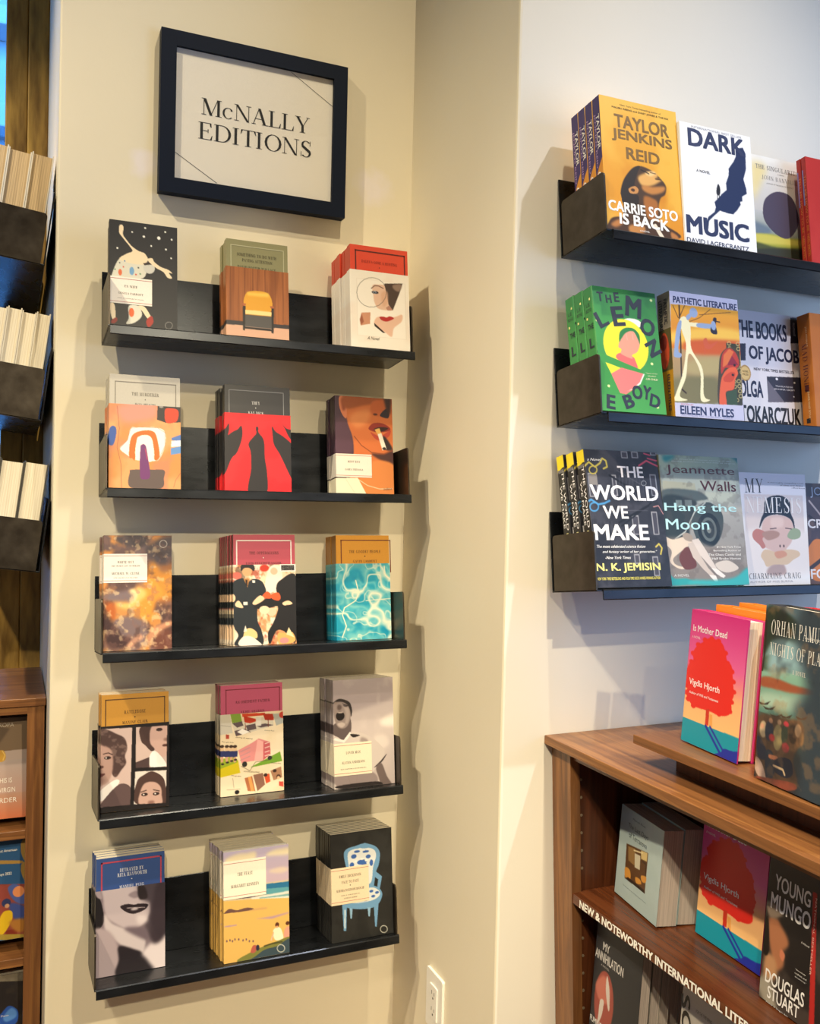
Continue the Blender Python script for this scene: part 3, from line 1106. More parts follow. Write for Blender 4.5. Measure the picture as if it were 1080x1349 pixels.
place_stack(dict(name='paperback',
 desc='black paperback with a bending dancer and white stars',
 t=16,
 n=3,
 yaw=0.0,
 lean=7.0,
 base='26262b',
 ops=[('E','f2efe6',0,[25,89,17,18,0]),('E','f2efe6',0,[-210,201,15,16,0]),('E','f2efe6',0,[1,261,21,23,0]),('E','f2efe6',0,[391,116,17,18,0]),('E','f2efe6',0,[274,253,30,32,0]),('E','f2efe6',0,[512,251,17,18,0]),('E','f2efe6',0,[404,457,17,18,0]),('E','f2efe6',0,[136,426,15,16,0]),('E','f2efe6',0,[501,619,15,16,0]),('E','f2efe6',0,[-472,546,16,18,0]),('B','d6d2c2',0,[-575,1091,-512,891,-439,749,-333,674,-11,759,-11,1069,-585,1138]),('B','ecd6b4',0,[-439,756,-312,637,-205,573,-248,491,-334,388,-409,295,-441,242,-441,116,-395,82,-363,139,-373,267,-313,362,-216,475,-98,551,10,583,71,668,71,725,-11,805,-226,809]),('E','c9c6bd',0,[97,860,104,110,0]),('P','2a2020',0,[-11,782,152,734,163,783,11,816]),('B','ecd6b4',0,[65,692,152,664,195,733,316,815,448,852,520,913,459,913,518,1006,436,1009,359,909,228,844,119,765]),('E','d9683f',0,[-421,1005,33,63,0]),('E','6f9fc8',0,[-215,956,42,79,0]),('E','4a7fb0',0,[-343,778,14,15,0]),('E','cc5544',0,[-364,895,14,15,0]),('E','333333',0,[-97,880,15,16,0]),('E','58885c',0,[-65,995,15,16,0]),('E','333333',0,[-430,824,12,13,0]),('E','cc5544',0,[-140,1016,17,16,0]),('E','58885c',0,[-512,959,14,15,0]),('B','ecd6b4',0,[-604,1625,-520,1627,-498,1861,-539,1922,-577,1847]),('B','ecd6b4',0,[-117,1618,12,1616,120,1775,152,1841,77,1848,-31,1700]),('B','d6d2c2',0,[-266,1634,-96,1616,-31,1791,-159,1940,-308,1977,-266,1860]),('E','e06030',0,[-217,1753,46,86,0]),('B','8a2420',0,[-571,1941,-487,1871,-466,1930,-518,1987,-571,1992]),('B','a02a22',0,[55,1862,146,1784,174,1907,99,2001,55,1964]),('L','c8c4bc',6,[523,1930,519,1954,508,1976,490,1993,469,2003,446,2005,425,1999,407,1985,396,1966,392,1943,396,1919,407,1897,425,1880,446,1870,469,1867,491,1873,508,1887,520,1907,523,1930])],
 group='copies of the black paperback with a bending dancer and white stars',
 tilt=7.0,
 h=209.9,
 w=124.1,
 loc=[0.22427,1.77978,1.79404],
 label_box=[-62,108.9,15.2,160.1,'efe6dc',[('#',-62,112,15.2,112.9,'b86a66'),('#',-62,156,15.2,156.9,'b86a66'),('EX-WIFE',-23.4,126.3,23.2,4.3,'3a3430','serif',0,0,0),('URSULA PARROTT',-23.4,140.1,44.8,3.8,'3a3430','serif',0,0,0),('WITH A FOREWORD BY ALISSA',-23.4,149.8,47.9,1.5,'3a3430','serif',0,0,0)]],
 label_wrap=True))
place_stack(dict(name='paperback',
 desc='olive topped paperback with a yellow armchair picture',
 t=18,
 n=3,
 yaw=0.0,
 lean=7.0,
 base='8a8660',
 ops=[('N','7e4523',60,[40,1,40,60,3]),('N','b87040',50,[30,1,55,70,5]),('L','6a3a1e',8,[-547,26,-555,1160]),('L','6a3a1e',8,[-374,4,-384,1143]),('L','6a3a1e',8,[-262,-10,-272,1132]),('L','6a3a1e',8,[-97,-30,-109,1116]),('L','6a3a1e',8,[6,-43,-6,1105]),('L','6a3a1e',8,[152,-61,139,1091]),('L','6a3a1e',8,[361,-87,347,1070]),('L','6a3a1e',8,[531,-108,516,1054]),('P','3a3436',0,[-655,1104,663,1092,662,1186,-656,1190]),('P','d8a98e',0,[-656,1190,662,1172,658,1460,-658,1537]),('B','e0a030',0,[-215,505,219,488,256,850,-239,860]),('P','f0c050',18,[-215,501,219,481,228,560,-210,567]),('P','f4d890',0,[-259,862,277,858,270,949,-260,945]),('L','b87a20',12,[-250,954,265,949]),('P','2c2826',0,[-300,784,-249,789,-263,1285,-304,1279]),('P','2c2826',0,[278,764,326,769,316,1293,272,1286]),('P','54504e',0,[-260,961,276,952,273,1203,-262,1203]),('P','2c2826',0,[-283,1205,304,1210,304,1252,-283,1246]),('P','b0603c',0,[-309,733,-238,736,-249,782,-306,780]),('P','b0603c',0,[247,736,326,738,322,780,257,781])],
 text=[('#',-54.4,11.1,55,12.9,'b4b08e'),('#',-54.4,11.1,-52.5,80,'b4b08e'),('#',53.2,11.1,55,80,'b4b08e'),('SOMETHING TO DO WITH',-1.2,29.6,79.9,6.3,'45402a','serif',0,0,0),('PAYING ATTENTION',-0.3,40.6,61.2,5.9,'45402a','serif',0,0,0),('DAVID FOSTER WALLACE',-1.5,54.8,77.7,5,'45402a','serif',0,0,0)],
 group='copies of the olive topped paperback with a yellow armchair picture',
 tilt=7.0,
 h=211.3,
 w=125.4,
 loc=[0.44793,1.79963,1.79161],
 jacket=56.3,
 jbase='a05f33'))
place_stack(dict(name='paperback',
 desc='red topped paperback with a cut-up face collage',
 t=18,
 n=6,
 yaw=0.0,
 lean=7.0,
 base='d8472f',
 ops=[('N','e8d8cc',50,[3,4,45,65,2]),('P','e6ddd4',0,[-514,179,575,179,575,1379,-514,1379]),('P','f1eae3',0,[-500,195,556,195,556,1367,-500,1367]),('B','dcb8a4',7,[-165,307,-21,268,169,303,185,620,279,690,253,784,-34,780,-125,654,-146,521]),('P','4a3a34',0,[99,231,510,183,431,410,277,781,184,666,152,487]),('B','8a7468',11,[291,243,485,209,432,364,312,332]),('B','d4a890',15,[22,456,155,396,161,623,63,724]),('E','3a3238',0,[-109,442,76,31,0]),('E','8ea0b4',0,[-116,442,33,29,0]),('E','1c1a20',0,[-116,445,16,18,0]),('L','6a4a40',18,[-190,367,-117,302,-22,298,72,337]),('P','b08070',0,[122,741,195,688,277,781,157,794]),('P','c99074',0,[-413,898,-220,872,-235,1116,-325,1136,-442,1170,-456,1048]),('P','9a5a44',7,[-413,910,-370,1085,-430,1158,-456,1048]),('B','e0b8a4',5,[-85,966,58,940,297,923,480,852,464,1002,291,1155,238,1341,97,1264,-90,1169,-147,1085]),('P','2a2022',0,[-147,1085,97,1276,49,1280,-137,1151]),('B','b02a2a',0,[-26,956,58,933,129,949,201,914,296,950,151,1028,32,1018]),('L','3a3432',7,[142,413,120,523,60,624,-29,704,-137,752,-250,764,-355,739,-440,678,-494,591,-511,487,-489,378,-431,278,-343,198,-236,148,-123,135,-16,159,70,219,125,308,142,413])],
 text=[('#',-53.6,10.3,58,12.8,'5a1d1a'),('#',-53.6,10.3,-51,80,'5a1d1a'),('#',55.4,10.3,58,80,'5a1d1a'),("DALEY'S GONE A-HUNTING",0.2,33.3,79,5.5,'7a2018','serif',0,0,0),('.',-0.1,43.6,2.4,2.3,'7a2018','serif',0,0,0),('ROSEMARY TONKS',0.9,54.5,62.2,3.7,'7a2018','serif',0,0,0)],
 group='copies of the red topped paperback with a cut-up face collage',
 tilt=7.0,
 h=216.1,
 w=128.2,
 loc=[0.6939,1.75496,1.79709],
 spine='c23b28',
 jacket=53.1,
 jbase='efe8e0',
 jtext=[('A Novel',-16.7,194.4,25.9,6.7,'4a443f','sans',0,0,0.3)]))
place_stack(dict(name='paperback',
 desc='grey topped paperback with an orange abstract painting',
 t=20,
 n=3,
 yaw=0.0,
 lean=7.0,
 base='b2aca2',
 ops=[('N','d07f3c',70,[3,3,40,65,4]),('N','c97860',60,[4,4,50,70,8]),('B','d98878',49,[-474,45,183,4,183,230,-51,324,-397,343]),('P','2c2628',0,[222,6,680,-36,679,295,380,321,212,269]),('E','8a8684',0,[291,18,39,24,0]),('B','e03a1e',0,[360,76,460,39,589,62,609,164,559,291,380,311]),('B','2a4f9c',0,[-634,476,-577,423,-520,470,-525,630,-576,783,-651,766,-657,637]),('L','7a4a3a',7,[-503,46,-463,467,-500,829,-432,1127,-421,1565]),('B','f0e6de',0,[-452,837,-320,681,-263,457,-128,430,222,422,360,507,360,752,262,1001,144,1056,-165,1047,-319,962]),('L','5a4038',5,[-452,837,-320,681,-263,457,-128,430,222,422,360,507,360,752,262,980]),('B','d9661c',0,[-290,981,-272,699,-205,555,-51,490,124,488,207,596,262,960,164,1025,134,681,47,573,-109,601,-157,694,-181,1037,-233,1019]),('B','f0e6de',0,[-156,1016,-157,694,-89,590,27,580,125,661,144,1045]),('B','6a2a6a',0,[-89,832,-70,761,-15,748,27,848,86,1351,-11,1404,-97,1356]),('L','c83a5a',11,[-2,829,47,1089,76,1351]),('B','5a4a48',0,[-260,1561,-276,1281,-232,1230,105,1219,340,1221,340,1363,281,1567]),('B','6a2a6a',0,[-69,1053,47,1049,86,1351,-11,1404,-92,1356]),('P','4a6fb4',0,[479,604,678,522,678,646,489,654]),('P','f0ece8',0,[479,661,678,640,678,749,469,778]),('P','5a8ac8',0,[463,799,678,749,678,882,463,928]),('L','7a4a3a',7,[517,1541,557,1398,657,1252])],
 text=[('#',-54.9,12.9,57,14.5,'77716a'),('#',-54.9,12.9,-53.4,80,'77716a'),('#',55.5,12.9,57,80,'77716a'),('THE MURDERER',-0.1,35.8,49.7,6.1,'57524e','serif',0,0,0),('.',-0.1,45.8,1.9,2,'57524e','serif',0,0,0),('ROY HEATH',-0.1,54.8,37,3.3,'57524e','serif',0,0,0)],
 group='copies of the grey topped paperback with an orange abstract painting',
 tilt=7.0,
 h=214.3,
 w=128.4,
 loc=[0.22958,1.75993,1.49938],
 spine='c8bfae',
 jacket=56.1,
 jbase='dc9a62'))
place_stack(dict(name='paperback',
 desc='black topped paperback with red jacket and dark silhouettes',
 t=18,
 n=4,
 yaw=0.0,
 lean=7.0,
 base='2e2c2f',
 ops=[('N','ec2a30',50,[3,3,45,60,4]),('B','231f22',0,[-21,255,11,376,116,535,133,882,175,1186,156,1572,-201,1580,-146,1115,-149,791,-192,610,-88,463,-37,399]),('B','231f22',0,[-582,224,-583,385,-655,590,-754,595,-753,414,-643,318]),('B','231f22',0,[-331,261,-316,474,-416,781,-537,927,-659,1212,-758,1215,-755,655,-554,424,-412,336]),('B','231f22',0,[285,239,357,339,513,434,700,591,783,753,773,1414,649,1233,445,808,323,608,294,404]),('B','231f22',0,[495,177,578,266,789,338,785,588,639,449,557,287]),('E','231f22',0,[-19,306,28,53,0])],
 text=[('#',-58.3,10,53.6,11.6,'8a8888'),('#',-58.3,10,-56.7,80,'8a8888'),('#',52,10,53.6,80,'8a8888'),('THEY',-4.1,34.7,16.5,6.2,'e8e4e0','serif',0,0,0),('.',-4.2,44.7,2.1,2.1,'e8e4e0','serif',0,0,0),('KAY DICK',-3.7,54.8,30.9,5.3,'e8e4e0','serif',0,0,0)],
 jit=0.005,
 group='copies of the black topped paperback with red jacket and dark silhouettes',
 tilt=7.0,
 h=214.5,
 w=132.6,
 loc=[0.44977,1.77978,1.49694],
 jacket=56.6,
 jbase='d81420',
 wrap=True))
place_stack(dict(name='paperback',
 desc='paperback showing a face with a cigarette in the lips',
 t=13,
 n=4,
 yaw=0.0,
 lean=7.0,
 base='3a2a34',
 ops=[('P','4a3244',0,[-657,-10,-184,-41,-211,1235,-681,1253]),('B','5a3c50',37,[-623,525,-331,509,-254,1151,-636,1209]),('B','d0703c',5,[-398,-70,794,-150,735,2070,-296,2092,-244,1193,-270,851,-376,511]),('B','d8805a',0,[-542,36,-433,8,-381,210,-393,469,-475,409,-539,241]),('B','9a4a30',14,[-491,87,-424,83,-412,276,-473,302]),('B','a0522c',22,[-399,-27,698,-100,693,100,86,159,-394,265]),('B','e08a52',46,[-191,328,130,266,78,530,-153,672,-331,509]),('B','c46234',18,[180,110,367,32,552,86,568,372,265,389,152,308]),('B','2a2230',0,[359,362,502,222,570,328,544,421,427,413]),('B','3a2428',22,[461,-18,602,-27,594,304,523,308,481,135]),('E','4a2420',5,[255,357,50,21,0]),('B','8a2a22',0,[97,681,169,569,308,535,447,554,562,614,584,678,443,729,257,738]),('B','b84434',0,[142,744,348,821,584,678,557,811,392,906,254,891]),('B','2c1418',0,[213,675,352,624,538,637,443,707,281,726]),('B','2a2026',9,[441,817,554,943,620,1093,457,1100,392,906]),('B','4a2c2c',14,[154,1199,431,1199,667,1091,659,1419,519,1402,290,1302]),('L','8a4428',18,[-225,848,-70,1035,155,1177,431,1199,643,1114]),('P','ece6dc',0,[291,758,384,754,492,1087,398,1124]),('E','2a2628',0,[439,1083,41,30,0]),('P','e0b060',0,[231,685,340,647,377,754,291,780]),('B','d88448',14,[197,1349,658,1441,642,2050,-2,2064,-131,1746,100,1568]),('P','ebe4cf',0,[-690,1741,-165,1726,20,2064,-696,2079]),('L','d8d0b8',11,[-424,1765,-250,2027]),('L','e8dcc0',13,[-154,1758,47,1881,321,1949,599,1932])],
 text=[('Indiana',50.6,194.5,18.6,5.2,'3a2428','sans',0,-5,0.3)],
 group='copies of the paperback showing a face with a cigarette in the lips',
 tilt=7.0,
 h=210.5,
 w=128.8,
 loc=[0.68203,1.79466,1.49512],
 spine='2c2028',
 label_box=[-64.4,122.7,14.9,171.7,'ece4dc',[('#',-64.4,125.6,14.9,126.5,'b86a66'),('#',-64.4,167.8,14.9,168.7,'b86a66'),('RENT BOY',-24.7,138.9,27,4.2,'3a3430','serif',0,0,0),('GARY INDIANA',-24.7,155.5,39.7,3.9,'3a3430','serif',0,0,0)]],
 label_wrap=True))
place_stack(dict(name='paperback',
 desc='paperback with a sky of orange sunset clouds',
 t=15,
 n=4,
 yaw=0.0,
 lean=7.0,
 base='5a3f38',
 ops=[('G','6a5456','4a302c',[0,2195]),('N','a86a3c',90,[3,4,45,62,11]),('N','8a7478',80,[3,3,48,66,21]),('N','d8904a',90,[4,5,53,66,31]),('B','e0943a',37,[158,646,327,495,434,714,627,717,626,1176,349,1257,243,1643,-8,1634,-112,1502,33,1163,116,905]),('B','f2c070',33,[-92,1053,33,990,159,1122,33,1270,-133,1416,-380,1345,-360,1261,-175,1287]),('B','f6d8a0',20,[-175,1072,-72,1031,-9,1162,-92,1246]),('B','b8602c',24,[-625,1275,-463,1258,-400,1451,-441,1620,-543,1489]),('B','7c6a6e',33,[-626,1148,-382,1068,-113,1117,-113,1245,-340,1261,-585,1234]),('B','7a6668',37,[-400,1642,-133,1545,159,1683,76,1851,-173,1927,-338,1835]),('B','4a3032',29,[-583,1594,-399,1748,-296,1901,-111,1972,-213,2116,-540,2102]),('B','d8a080',20,[-213,2116,-69,1952,34,1892,97,1959,-7,2040,-90,2122]),('B','c48a68',20,[160,2026,243,1815,412,1713,604,1655,625,1742,455,1844,286,2031]),('B','6e4034',33,[328,1947,583,1806,625,2175,244,2158]),('B','4a4048',29,[-386,16,157,14,115,210,-220,210,-385,124]),('B','50464e',37,[158,210,628,12,627,497,370,561,221,407]),('N','f0cfa0',55,[12,18,57,68,41]),('N','8a6258',40,[14,20,56,68,44]),('N','3c2626',40,[8,12,60,75,51]),('L','d8d0c8',10,[535,167,531,191,519,212,500,228,478,236,454,236,432,228,414,212,402,191,398,167,402,143,414,122,432,106,454,98,478,97,500,106,519,122,531,143,535,167])],
 group='copies of the paperback with a sky of orange sunset clouds',
 tilt=7.0,
 h=219.5,
 w=126.1,
 loc=[0.22675,1.79963,1.19121],
 label_box=[-63,35.5,16.9,90.6,'f0e8e0',[('#',-63,38.8,16.9,39.7,'b86a66'),('#',-63,86.2,16.9,87.1,'b86a66'),('WHITE OUT',-23.1,51.5,30.4,4.7,'3a3430','serif',0,0,0),('THE SECRET LIFE OF HEROIN',-23.1,58.7,52.8,2.5,'3a3430','serif',0,0,0),('MICHAEL W. CLUNE',-23.1,73,50.4,4.4,'3a3430','serif',0,0,0),('WITH A NEW PREFACE BY THE AUTHOR',-23.1,81.3,44,1.7,'3a3430','serif',0,0,0)]],
 label_wrap=True))
place_stack(dict(name='paperback',
 desc='rose topped paperback with a crowded uniformed parade scene',
 t=15,
 n=6,
 yaw=0.0,
 lean=7.0,
 base='b84a58',
 ops=[('N','c98a5a',90,[9,9,45,60,3]),('N','f0e2d0',90,[8,10,52,64,13]),('N','a8402c',70,[10,12,60,70,23]),('N','4a3a34',50,[12,14,60,70,33]),('E','c83a26',7,[-7,75,93,71,0]),('E','d06a5c',0,[-563,220,97,72,0]),('B','f0dccc',0,[108,56,297,38,358,202,313,447,60,584,0,400]),('E','e8b898',0,[190,139,73,71,0]),('E','e8c8a8',0,[484,245,127,61,0]),('E','dca878',5,[-358,122,102,117,0]),('B','2c2a2c',0,[-490,50,-428,-20,-285,-29,-203,53,-225,134,-306,72,-409,71,-470,131]),('B','242a30',0,[-594,310,-431,272,-350,354,-226,285,-62,339,19,502,-2,603,-107,722,-149,801,-152,1123,-72,1326,-75,1607,-604,1583,-542,1388,-641,1186,-638,848,-758,785,-767,566,-675,408]),('P','b07a44',0,[-431,282,-308,284,-351,455]),('P','2a1c18',0,[-394,303,-354,304,-351,434,-381,414]),('P','e8e4da',0,[-257,315,-196,316,-196,367,-252,366]),('P','e6dfd2',0,[-435,738,-354,738,-354,800,-435,800]),('B','1e1d20',0,[314,324,654,268,636,1536,385,1344,218,1337,90,1594,51,1371,179,1134,266,853,98,869,-150,882,-232,839,-66,723,101,666,268,690,228,486]),('B','dc5a30',0,[-55,642,40,543,122,606,100,686]),('B','dc5a30',0,[122,606,269,568,320,671,267,731,142,687]),('B','ecc8a4',0,[-597,769,-536,711,-476,773,-446,853,-578,830]),('B','ecc8a4',0,[-251,758,-106,621,-14,694,-190,800]),('B','ecc8a4',0,[361,774,478,736,562,800,392,826]),('E','ecc8a4',0,[-657,658,64,79,0]),('B','eac488',0,[-441,1432,-399,1294,-297,1258,-175,1342,-176,1462,-319,1437]),('B','efe2d4',0,[-523,1587,-461,1431,-299,1418,-116,1545,-96,1626]),('P','e8dccb',0,[-440,1332,-398,1194,-369,1315]),('B','e0a860',0,[259,1379,427,1386,554,1370,615,1536,424,1608,277,1582]),('P','e8d0a4',0,[426,1406,481,1266,595,1474]),('E','d88888',0,[383,1526,94,60,0]),('B','eccaa8',0,[-791,1101,-720,1064,-651,1146,-602,1386,-704,1559,-803,1535]),('E','f0d6b8',0,[-721,1183,56,89,0]),('E','e6bfa0',0,[139,951,93,80,0]),('E','ecd0b0',0,[-16,906,103,80,0])],
 text=[('#',-57.7,10.7,56.3,13.1,'eadcd4'),('#',-57.7,10.7,-55.3,80,'eadcd4'),('#',53.8,10.7,56.3,80,'eadcd4'),('THE OPPERMANNS',-1.4,36.7,60.4,5.7,'5a2028','serif',0,0,0),('.',-2.6,46.3,2.5,2.4,'eadcd4','serif',0,0,0),('LION FEUCHTWANGER',-1.6,57.1,72.8,4.5,'5a2028','serif',0,0,0)],
 drift=-2,
 group='copies of the rose topped paperback with a crowded uniformed parade scene',
 tilt=7.0,
 h=220.3,
 w=126.4,
 loc=[0.46997,1.77978,1.19364],
 spine='8a2230',
 jacket=60.2,
 jbase='e6cfae',
 jtext=[('#',31.4,59.9,64.1,74.6,'efe9e0'),('#',33.9,61.5,61.4,72.5,'2a2a2c'),('NYRB CLASSIC',51.9,66.2,12.8,1.6,'d8d8d8','sans',0,0,0)]))
place_stack(dict(name='paperback',
 desc='yellow topped paperback with a swimming pool water picture',
 t=17,
 n=4,
 yaw=0.0,
 lean=7.0,
 base='dc9a32',
 ops=[('N','50b8cc',80,[4,5,45,65,4]),('N','0c86b4',60,[3,4,50,70,14]),('W','a8dcd8',60,[3.2,4,16,33]),('W','f2f0dc',95,[3.4,4.6,5,37]),('L','f4f0d8',20,[-176,360,-113,619,-185,789,-439,932,-487,1079,-401,1316,-496,1545]),('L','f4f0d8',21,[482,65,501,262,687,396,708,484]),('L','f0ecd4',16,[44,795,277,779,701,757])],
 text=[('#',-50.1,9.5,64.3,11.7,'7a3a1c'),('#',-50.1,9.5,-47.8,80,'7a3a1c'),('#',62,9.5,64.3,80,'7a3a1c'),('THE GOODBY PEOPLE',4.5,34.8,72,6.1,'5c3416','serif',0,0,0),('.',4.3,44.6,2.8,2.6,'5c3416','serif',0,0,0),('GAVIN LAMBERT',4.5,55.4,54.5,5.6,'5c3416','serif',0,0,0)],
 group='copies of the yellow topped paperback with a swimming pool water picture',
 tilt=7.0,
 h=221.9,
 w=121,
 loc=[0.69268,1.80955,1.18999],
 spine='b87a18',
 jacket=60.2,
 jbase='1a9cc0'))
place_stack(dict(name='paperback',
 desc='yellow topped paperback with three sepia portrait photographs',
 t=20,
 n=3,
 yaw=0.0,
 lean=7.0,
 base='c08a34',
 ops=[('C',[-820,44,-62,64,-93,1506,-811,1487]),('P','c6ada6',0,[-863,-26,-39,-26,-39,1596,-863,1596]),('B','4a3634',8,[-821,-22,-521,68,-370,147,-206,249,-151,432,-194,584,-172,719,-258,844,-366,966,-453,825,-519,466,-734,271]),('C',[-821,-22,-521,68,-370,147,-206,249,-151,432,-194,584,-172,719,-258,844,-366,966,-431,827,-411,520,-562,374,-819,264]),('N','77605a',70,[16,24,50,62,9]),('C',[-820,44,-62,64,-93,1506,-811,1487]),('B','ab8a80',13,[-818,352,-562,374,-433,474,-410,741,-452,957,-559,1078,-813,1074]),('B','8a6a62',26,[-816,659,-647,587,-624,874,-559,1034,-813,1074]),('E','3a2a28',0,[-508,593,64,30,0]),('E','e8dcd4',0,[-518,592,30,17,0]),('E','1c1414',0,[-508,593,19,19,0]),('L','3a2824',17,[-583,516,-497,501,-422,541]),('E','4a302c',6,[-624,754,46,26,0]),('B','5a3432',0,[-688,879,-549,882,-623,940,-687,934]),('B','ece4de',0,[-685,1240,-387,1019,-301,1083,-600,1380]),('B','5c4848',0,[-621,1421,-301,1105,-83,1194,-82,1525,-599,1489]),('C',[12,66,595,75,581,858,3,829]),('P','c4aca4',0,[-21,-27,649,-27,649,932,-21,932]),('B','46322f',0,[68,137,134,53,357,70,268,311,357,499,290,538,179,416,112,343]),('B','c8a498',8,[312,67,627,69,626,568,469,667,357,499,268,356]),('E','3a2826',0,[446,141,62,31,0]),('E','5a3832',0,[559,449,58,27,0]),('B','ece6e0',0,[268,626,379,546,581,835,290,841]),('P','4a3838',0,[3,725,257,648,257,872,3,847]),('E','8a6a60',13,[581,338,56,31,0]),('C',[-3,896,581,926,569,1542,-28,1505]),('P','d8ccc4',0,[-41,843,625,843,625,1604,-41,1604]),('B','4a3430',0,[5,1491,26,1094,158,974,313,922,491,1029,558,1193,558,1552]),('B','c09c90',8,[81,1521,92,1279,180,1132,357,1128,469,1229,491,1388,469,1564]),('E','30201e',0,[169,1342,61,31,0]),('E','30201e',0,[384,1350,62,31,0]),('E','e6dcd6',0,[154,1341,17,13,0]),('E','e6dcd6',0,[368,1348,17,13,0]),('L','3a2824',17,[103,1291,202,1268]),('L','3a2824',17,[335,1271,446,1305]),('E','8a645a',10,[291,1500,62,31,0]),('C',)],
 text=[('#',-56,8.9,55.9,10.8,'5a3a16'),('#',-56,8.9,-54.1,80,'5a3a16'),('#',54,8.9,55.9,80,'5a3a16'),('RATTLEBONE',-1,34.7,39.7,6.3,'4c3214','serif',0,0,0),('.',-1,44.8,2.6,2.7,'4c3214','serif',0,0,0),('MAXINE CLAIR',-0.5,54.3,47.4,5.4,'4c3214','serif',0,0,0)],
 group='copies of the yellow topped paperback with three sepia portrait photographs',
 tilt=7.0,
 h=220.0,
 w=125.3,
 loc=[0.22711,1.79963,0.88471],
 spine='b07c2a',
 jacket=59.1,
 jbase='1a1416'))
